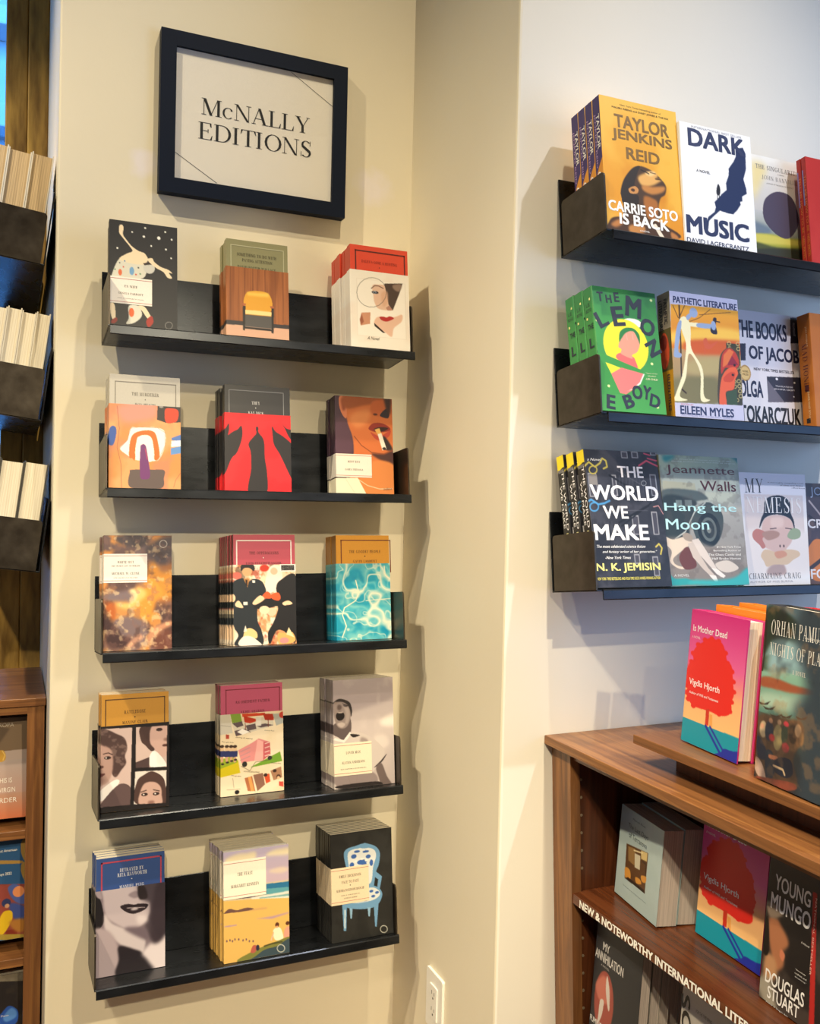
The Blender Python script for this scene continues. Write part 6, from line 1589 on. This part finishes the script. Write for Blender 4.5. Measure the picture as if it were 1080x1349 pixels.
place_stack(dict(name='hardcover_book',
 desc='dark hardcover with a painted harbour crowd and tree on the riser board',
 t=38,
 n=1,
 yaw=-95.14,
 lean=3,
 base='2a2c34',
 ops=[('G','5c7480','7a9c94',[0,878]),('G','8cb8a0','5c8478',[878,1513]),('G','4a5850','2a2a30',[1513,2441]),('B','2a3428',24,[-798,51,-631,18,-426,73,-224,161,-87,277,22,439,-189,497,-420,443,-647,503,-796,717,-841,295]),('B','3a4a30',18,[-793,741,-561,676,-298,676,-417,790,-348,823,-603,918,-809,910]),('L','2a2218',34,[-808,124,-792,431,-791,764,-807,934]),('B','94b8c0',62,[-642,549,-259,440,234,449,264,751,-280,856,-703,937]),('B','9c5438',12,[-797,1027,-527,997,-198,1022,50,1015,232,1021,236,1064,-187,1133,-578,1148,-818,1151]),('B','a8c4b0',43,[-774,1237,-310,1183,4,1160,-9,1342,-549,1422,-810,1387]),('B','34404a',93,[-231,93,451,1,706,2614,31,2630,62,1727,-166,1333,55,1059,-111,642]),('P','3a2c24',0,[-857,1379,-723,1387,-600,1326,-654,1390,-789,1416]),('P','3a2c24',0,[-602,1498,-473,1505,-354,1444,-407,1507,-537,1534]),('P','3a2c24',0,[-405,1463,-280,1470,-165,1410,-215,1472,-342,1498]),('P','3a2c24',0,[-119,1418,0,1425,111,1367,62,1428,-59,1453]),('P','3a2c24',0,[-747,1425,-615,1433,-494,1372,-547,1436,-681,1462]),('B','5a4434',18,[-836,1632,-539,1513,-214,1481,5,1473,57,1683,-97,1995,0,2326,-369,2488,-784,2429]),('E','c8b08c',6,[-702,1741,73,115,0]),('E','2c3444',6,[-583,1735,85,136,0]),('E','9a8a60',6,[-410,1783,89,180,0]),('E','3a4438',6,[-288,1705,62,133,0]),('E','b83a3c',6,[-524,1813,58,49,0]),('E','c8404a',6,[-270,1564,50,35,0]),('E','a83a40',6,[-253,1879,68,66,0]),('E','d8a080',6,[-724,1700,40,36,0]),('E','c49070',6,[-565,1590,39,36,0]),('E','c8a080',6,[-400,1573,38,36,0]),('E','3c3028',6,[-132,1665,79,132,0]),('E','b89878',6,[-44,1598,60,87,0]),('E','8a6a48',6,[27,1691,41,87,0]),('B','283044',0,[-811,1864,-701,1907,-601,2045,-641,2150,-783,2119]),('B','c8a898',0,[-814,2152,-667,2228,-576,2436,-697,2426,-814,2318]),('B','2a3442',0,[-620,2026,-486,2013,-425,2274,-543,2426,-609,2282]),('B','242a38',0,[-414,2062,-159,2013,-79,2171,-196,2274,-392,2264,-467,2193]),('L','d8b890',29,[-452,2177,-270,2182,-232,2239]),('B','c87858',0,[-549,2053,-383,2042,-444,2094,-544,2099]),('B','8a4838',0,[-784,2429,-515,2371,-66,2302,-26,2379,-433,2508,-701,2546]),('N','a87850',35,[10,14,56,70,31]),('N','1c1c24',40,[5,6,50,66,12])],
 text=[('ORHAN PAMUK',-19.3,30.4,99.3,20.6,'ece8e0','serif',0,0,0),('NIGHTS OF PLAGUE',-8.4,60.4,120.5,17.3,'ece8e0','serif',0,0,0),('A NOVEL',-10.6,85.2,24.5,5.8,'dcd8d0','serif',0,0,0),('WINNER OF THE NOBEL PRIZE',19.6,36.7,48.2,3,'dcd8d0','sans',0,0,0)],
 hard=True,
 pages='cream',
 h=244.1,
 w=165.0,
 tilt=0.0,
 loc=[0.95765,0.89438,1.1125]))
place_stack(dict(name='hardcover_book',
 desc='red hardcover directly behind the dark one with the harbour picture',
 t=36,
 n=1,
 yaw=-95.14,
 lean=3,
 base='c0303c',
 hard=True,
 pages='cream',
 h=240.1,
 w=160.0,
 tilt=0.0,
 loc=[0.99817,0.88722,1.1125]))
place_stack(dict(name='paperback',
 desc='pale blue paperback with a small interior picture in the walnut bookcase',
 t=38,
 n=2,
 yaw=-97.55,
 lean=4,
 base='a4b4b4',
 ops=[('N','b0bebe',40,[3,4,45,65,2]),('P','5a3c24',0,[-433,624,275,527,280,1221,-400,1228]),('P','8a6a40',0,[-369,651,-133,610,-106,897,-327,885]),('P','c8b078',0,[50,565,253,536,255,680,74,703]),('P','c0b8a0',0,[-143,689,44,666,62,903,-102,920]),('B','c88a3c',0,[-408,1043,-252,1030,-205,1160,-317,1219,-397,1189]),('B','c88a3c',0,[-51,1072,87,1052,145,1113,-13,1155]),('B','c88a3c',0,[121,977,277,937,271,1036,159,1059]),('P','2c1e18',0,[-277,1165,247,1167,280,1221,-400,1228]),('L','d8c89c',22,[-174,651,102,594]),('L','3a2a20',26,[125,731,242,734,251,924])],
 text=[('Manuel Rivas',-8.2,13.7,42.4,3.7,'4a5458','sans',0,0,0),('The Last Days',-9.2,29.6,67.1,10.7,'3a4448','sans',0,0,0),('of Terranova',-8.1,44,60.3,9.3,'3a4448','sans',0,0,0),('Translated from the Galician by Jacob Rogers',-4.8,136.2,80,2.3,'5a6468','sans',0,0,0)],
 pages='grey',
 jit=0.001,
 tilt=0.9,
 group='copies of the pale blue paperback with a small interior picture in the walnut bookcase',
 spine='9aaaaa',
 h=159.7,
 w=140.7,
 loc=[1.00429,1.28315,0.7875]))
place_stack(dict(name='hardcover_book',
 desc='pink hardcover with a red tree on the shelf below the countertop',
 t=28,
 n=2,
 yaw=-92.19,
 lean=4,
 base='c8307a',
 ops=[('G','cc2c7c','e0609a',[0,806]),('G','e0609a','f0b07a',[806,1273]),('G','f0b07a','f2c880',[1273,2123]),('P','1492a8',0,[-875,1750,788,1745,850,2175,-804,2194]),('B','e0261c',0,[-332,471,-184,395,42,414,156,449,238,565,299,683,397,718,445,811,495,1005,529,1151,490,1260,500,1410,377,1493,165,1523,-13,1511,-171,1519,-474,1518,-630,1442,-703,1348,-673,1233,-761,1167,-735,1025,-694,881,-585,808,-612,704,-525,581]),('E','e0261c',0,[40,414,60,38,0]),('E','e0261c',0,[224,565,58,37,0]),('E','e0261c',0,[292,707,58,37,0]),('E','e0261c',0,[410,813,57,37,0]),('E','e0261c',0,[457,956,57,37,0]),('E','e0261c',0,[489,1101,56,36,0]),('E','e0261c',0,[460,1260,57,36,0]),('E','e0261c',0,[440,1404,57,36,0]),('E','e0261c',0,[193,1501,59,37,0]),('E','e0261c',0,[-445,1518,64,39,0]),('E','e0261c',0,[-591,1442,65,39,0]),('E','e0261c',0,[-659,1348,66,39,0]),('E','e0261c',0,[-657,1238,66,39,0]),('E','e0261c',0,[-704,1138,66,39,0]),('E','e0261c',0,[-680,996,66,39,0]),('E','e0261c',0,[-589,843,65,39,0]),('E','e0261c',0,[-565,702,65,39,0]),('E','e0261c',0,[-454,548,64,39,0]),('E','e0261c',0,[-294,447,63,39,0]),('E','e0261c',0,[-129,402,61,38,0]),('P','c8301c',0,[-129,1496,-41,1477,-33,1738,-122,1746]),('P','e8a050',0,[-29,1553,45,1550,67,1753,-9,1745]),('L','22309c',45,[-103,1754,312,2068]),('L','22309c',36,[11,1740,391,2021]),('B','22309c',0,[189,2125,331,2050,406,1979,614,1964,776,1947,804,2138,474,2152])],
 text=[('Is Mother Dead',-20.9,29.3,90.9,10.4,'f4eef0','sans',0.01,0,0),('A NOVEL',-55.8,43.7,23.2,3.7,'f0e0e8','sans',0,0,0),('Vigdis Hjorth',-23.6,116.3,82.4,12.9,'f8f0f0','sans',0.012,0,0),('Author of Will and Testament',-22.5,131.8,79.1,4.1,'f8f0f0','sans',0.005,0,0)],
 hard=True,
 pages='grey',
 tilt=0.9,
 group='copies of the pink hardcover with a red tree',
 spine='22308c',
 h=212.3,
 w=148.3,
 loc=[1.0438,1.10384,0.7875]))
place_stack(dict(name='paperback',
 desc='dark paperback with a crouching figure and a red edge strip',
 t=26,
 n=2,
 yaw=-92.86,
 lean=4,
 base='2a2422',
 ops=[('G','4a423c','2a2422',[0,642]),('N','5c5048',50,[4,5,50,65,3]),('B','a86c4a',22,[-619,959,-379,941,-196,1010,-207,1166,-333,1334,-286,1485,-417,1636,-527,1471,-620,1204]),('B','8a7868',17,[-703,773,-461,758,-389,858,-619,959]),('B','1e1a1a',28,[-443,904,64,806,214,1156,155,1604,-249,1553,-236,1158]),('B','c87858',5,[-366,1306,-287,1355,-319,1457,-385,1402]),('B','b88860',28,[-646,1505,-465,1485,-407,1719,-632,1877]),('B','9c9484',39,[-725,1879,-516,1818,-353,2171,-665,2116]),('B','16120f',8,[-734,1033,-643,1015,-590,1457,-695,1484]),('P','b42a26',0,[104,303,177,294,315,2060,226,2110])],
 text=[('YOUNG',-24.8,42.8,66.3,21.7,'ece8e4','sans',0.015,0,0),('MUNGO',-25.9,71.4,74.7,23.7,'ece8e4','sans',0.02,0,0),('DOUGLAS',-25.1,178.1,73.2,19.4,'ece8e4','sans',0.015,0,0),('STUART',-25.6,198.9,59.4,17.3,'ece8e4','sans',0.015,0,0),('"Beautifully',1.1,144.5,18.6,2.4,'d8d4d0','sans',0,0,0),('crafted and',1.7,149.5,21.2,2.4,'d8d4d0','sans',0,0,0),('devastating."',2.3,154.5,20.7,2.4,'d8d4d0','sans',0,0,0),('NATIONAL BESTSELLER',17.7,88,103.7,2.8,'e8c0b0','sans',0,90,0),('A Novel',5,104.5,14.5,2.8,'d8d4d0','sans',0,0,0),('Author of Shuggie Bain',-35.7,214,42,2.5,'e0dcd8','sans',0,0,0)],
 pages='cream',
 jit=0.001,
 tilt=0.9,
 group='copies of the dark paperback with a crouching figure and a red edge strip',
 spine='a82a2a',
 h=214,
 w=142.0,
 loc=[0.9959,0.91813,0.7875]))
place_stack(dict(name='paperback',
 desc='black paperback with a red marbled circle under the lettered shelf',
 t=20,
 n=1,
 yaw=-90.0,
 lean=4,
 base='26262a',
 ops=[('E','94453a',5,[-289,1267,271,541,0]),('B','b86858',15,[-553,1052,-332,818,-145,971,-189,1240,-436,1268]),('B','c8bcb4',2,[-255,780,-164,981,-122,1279,-157,1321,-260,1030]),('B','c8bcb4',2,[-393,1271,-292,1244,-317,1505,-416,1699,-406,1477])],
 text=[('MY',-34,32.5,19.5,14,'c8c4c0','sans',0.015,0,0),('ANNIHILATION',-23.3,52,81.1,16.7,'c8c4c0','sans',0.015,0,0),('A NOVEL',-33.4,66.4,23.4,3.3,'b0aca8','sans',0,0,0),('FUMINORI',-42.1,169.1,43.3,10.5,'d8d4d0','sans',0.015,0,0)],
 pages='grey',
 tilt=0.9,
 h=250,
 w=130.0,
 loc=[0.962,1.2881,0.4885]))
place_stack(dict(name='paperback',
 desc='paperback with grey page edges stacked behind the black one',
 t=19,
 n=6,
 yaw=-90.0,
 lean=4,
 base='a8a096',
 pages='grey',
 jit=0.002,
 tilt=0.9,
 group='paperbacks with grey page edges behind the black one',
 spine='8a8278',
 h=244,
 w=128.0,
 loc=[0.986,1.2891,0.4885]))
place_stack(dict(name='paperback',
 desc='off-white paperback with huge black letters under the lettered shelf',
 t=24,
 n=2,
 yaw=-90.0,
 lean=4,
 base='b4aea6',
 text=[('SO',-55.5,55.7,64.8,21.9,'201e1e','sans',0.02,80,0),('FOR THE TIME BEING',-17,36.5,35.7,5.4,'4a4640','sans',0,0,0)],
 pages='grey',
 tilt=0.9,
 group='copies of the off-white paperback with huge black letters under the lettered shelf',
 h=246,
 w=135.0,
 loc=[0.985,1.08243,0.4885]))
place_stack(dict(name='hardcover_book',
 desc='taupe and coral book on the top row of the bookcase by the window',
 t=26,
 n=1,
 yaw=0.0,
 lean=5,
 base='8a7460',
 ops=[('P','7c6650',0,[-846,-162,753,-43,762,693,-832,635]),('P','5e4c3c',15,[-846,-162,401,223,216,499,-826,976]),('P','b8a49c',0,[-831,692,748,677,767,2153,-806,2106]),('C',[-831,692,748,677,768,2183,-806,2106]),('G','b4a4a0','b89488',[874,1560]),('G','b8907c','c8704c',[1560,2081]),('C',),('B','c8983c',0,[166,697,273,664,328,770,303,884,168,886]),('L','e8c878',16,[259,677,314,769,276,867])],
 text=[('EUROPA',26.5,14.5,43.2,8.2,'b8ac9c','sans',0,0,0),('THIS IS',30.8,129,29.6,9.9,'ece4dc','sans',0,0,0),('NOT A VIRGIN',20.4,148.7,63,9.8,'ece4dc','sans',0,0,0),('MURDER',28.7,170.1,53.8,9.8,'ece4dc','sans',0,0,0)],
 hard=True,
 h=208.1,
 w=150.0,
 tilt=0.0,
 loc=[-0.03476,2.07,0.80138]))
place_stack(dict(name='paperback',
 desc='blue topped book with a painted figure in yellow on the middle row',
 t=26,
 n=1,
 yaw=0.0,
 lean=5,
 base='2c5a8c',
 ops=[('B','b08a48',0,[-878,267,492,423,699,483,493,496,-878,313]),('B','b08a48',0,[664,54,752,33,758,475,698,404,651,241]),('B','b08a48',0,[670,526,759,507,764,916,703,813,657,650]),('P','8a4038',0,[-870,739,735,943,749,2071,-851,1831]),('B','4a5a9c',8,[412,990,558,918,737,1101,740,1352,533,1257]),('E','d88858',0,[619,1083,112,112,0]),('B','3a4a8c',16,[446,1306,741,1414,745,1727,538,1632]),('B','d8b020',0,[275,1558,360,1448,492,1469,509,1627,424,1799,338,1909,223,1951,248,1709]),('E','2c3460',0,[387,1282,87,87,0]),('E','c09070',0,[403,1346,46,43,0]),('B','7c2c1c',0,[395,1857,570,1855,586,1966,426,1955]),('P','a08838',0,[-852,1740,748,1977,750,2102,-851,1831]),('B','a87030',22,[451,1680,744,1665,733,1913,571,1886])],
 text=[('The Best American',32.8,20.4,51.1,5.6,'e8e8e4','sans',0.01,0,0),('Essays 2022',33.5,69.2,30.6,7.5,'e8e8e4','sans',0.015,0,0)],
 h=204.5,
 w=150.0,
 tilt=0.0,
 loc=[-0.03554,2.07,0.54492]))
place_stack(dict(name='paperback',
 desc='dark book with a blue butterfly wing on the bottom row',
 t=26,
 n=1,
 yaw=0.0,
 lean=5,
 base='2a2628',
 ops=[('P','8c8474',0,[-852,-288,765,-24,738,191,-848,-44]),('N','4a4034',40,[5,6,50,65,3]),('B','2c58b4',0,[220,930,362,742,478,656,627,763,653,924,572,1064,251,1121]),('B','5a90dc',13,[364,866,508,709,613,792,600,914,424,971])],
 text=[('Piano',39.9,84.2,14.7,3.7,'e8e8f0','sans',0,0,0)],
 h=216.7,
 w=150.0,
 tilt=0.0,
 loc=[-0.03574,2.07,0.24646]))
place_stack(dict(name='hardcover_book',
 desc='white hardcover with tan pages, outermost on the upper window shelf',
 t=42,
 n=1,
 yaw=-90.0,
 lean=7.0,
 base='d8d2c8',
 pages='tan',
 hard=True,
 tilt=7.0,
 h=222,
 w=152.0,
 loc=[-0.08081,2.059,1.95485]))
place_stack(dict(name='hardcover_book',
 desc='white hardcover with tan pages, middle one of the upper window shelf',
 t=42,
 n=1,
 yaw=-90.0,
 lean=7.0,
 base='d8d2c8',
 pages='tan',
 hard=True,
 tilt=7.0,
 h=219,
 w=152.0,
 loc=[-0.03853,2.059,1.94966]))
place_stack(dict(name='hardcover_book',
 desc='white hardcover with tan pages, next to the wall on the upper window shelf',
 t=40,
 n=1,
 yaw=-90.0,
 lean=7.0,
 base='d8d2c8',
 pages='tan',
 hard=True,
 tilt=7.0,
 h=222,
 w=152.0,
 loc=[0.00376,2.059,1.94447]))
place_stack(dict(name='hardcover_book',
 desc='cream hardcover, outermost on the middle window shelf',
 t=26,
 n=1,
 yaw=-90.0,
 lean=7.0,
 base='e0d8c8',
 pages='cream',
 hard=True,
 tilt=7.0,
 h=214,
 w=152.0,
 loc=[-0.08796,2.059,1.64923]))
place_stack(dict(name='hardcover_book',
 desc='cream hardcover, second from the outer end of the middle window shelf',
 t=26,
 n=1,
 yaw=-90.0,
 lean=7.0,
 base='e0d8c8',
 pages='cream',
 hard=True,
 tilt=7.0,
 h=211,
 w=152.0,
 loc=[-0.06155,2.059,1.64599]))
place_stack(dict(name='hardcover_book',
 desc='cream hardcover, central one of five on the middle window shelf',
 t=26,
 n=1,
 yaw=-90.0,
 lean=7.0,
 base='e0d8c8',
 pages='cream',
 hard=True,
 tilt=7.0,
 h=214,
 w=152.0,
 loc=[-0.03515,2.059,1.64275]))
place_stack(dict(name='hardcover_book',
 desc='cream hardcover, second from the wall on the middle window shelf',
 t=26,
 n=1,
 yaw=-90.0,
 lean=7.0,
 base='e0d8c8',
 pages='cream',
 hard=True,
 tilt=7.0,
 h=211,
 w=152.0,
 loc=[-0.00875,2.059,1.63951]))
place_stack(dict(name='hardcover_book',
 desc='cream hardcover, against the back plate of the middle window shelf',
 t=26,
 n=1,
 yaw=-90.0,
 lean=7.0,
 base='e0d8c8',
 pages='cream',
 hard=True,
 tilt=7.0,
 h=214,
 w=152.0,
 loc=[0.01765,2.059,1.63626]))
place_stack(dict(name='hardcover_book',
 desc='thick dark-edged hardcover, outermost on the lower window shelf',
 t=43,
 n=1,
 yaw=-90.0,
 lean=7.0,
 base='4a4844',
 pages='cream',
 hard=True,
 tilt=7.0,
 h=214,
 w=152.0,
 loc=[-0.08676,2.059,1.34858]))
place_stack(dict(name='hardcover_book',
 desc='thick dark-edged hardcover, middle one of the lower window shelf',
 t=43,
 n=1,
 yaw=-90.0,
 lean=7.0,
 base='4a4844',
 pages='cream',
 hard=True,
 tilt=7.0,
 h=211,
 w=152.0,
 loc=[-0.04349,2.059,1.34327]))
place_stack(dict(name='hardcover_book',
 desc='thick dark-edged hardcover, next to the wall on the lower window shelf',
 t=44,
 n=1,
 yaw=-90.0,
 lean=7.0,
 base='4a4844',
 pages='cream',
 hard=True,
 tilt=7.0,
 h=214,
 w=152.0,
 loc=[-0.00021,2.059,1.33796]))
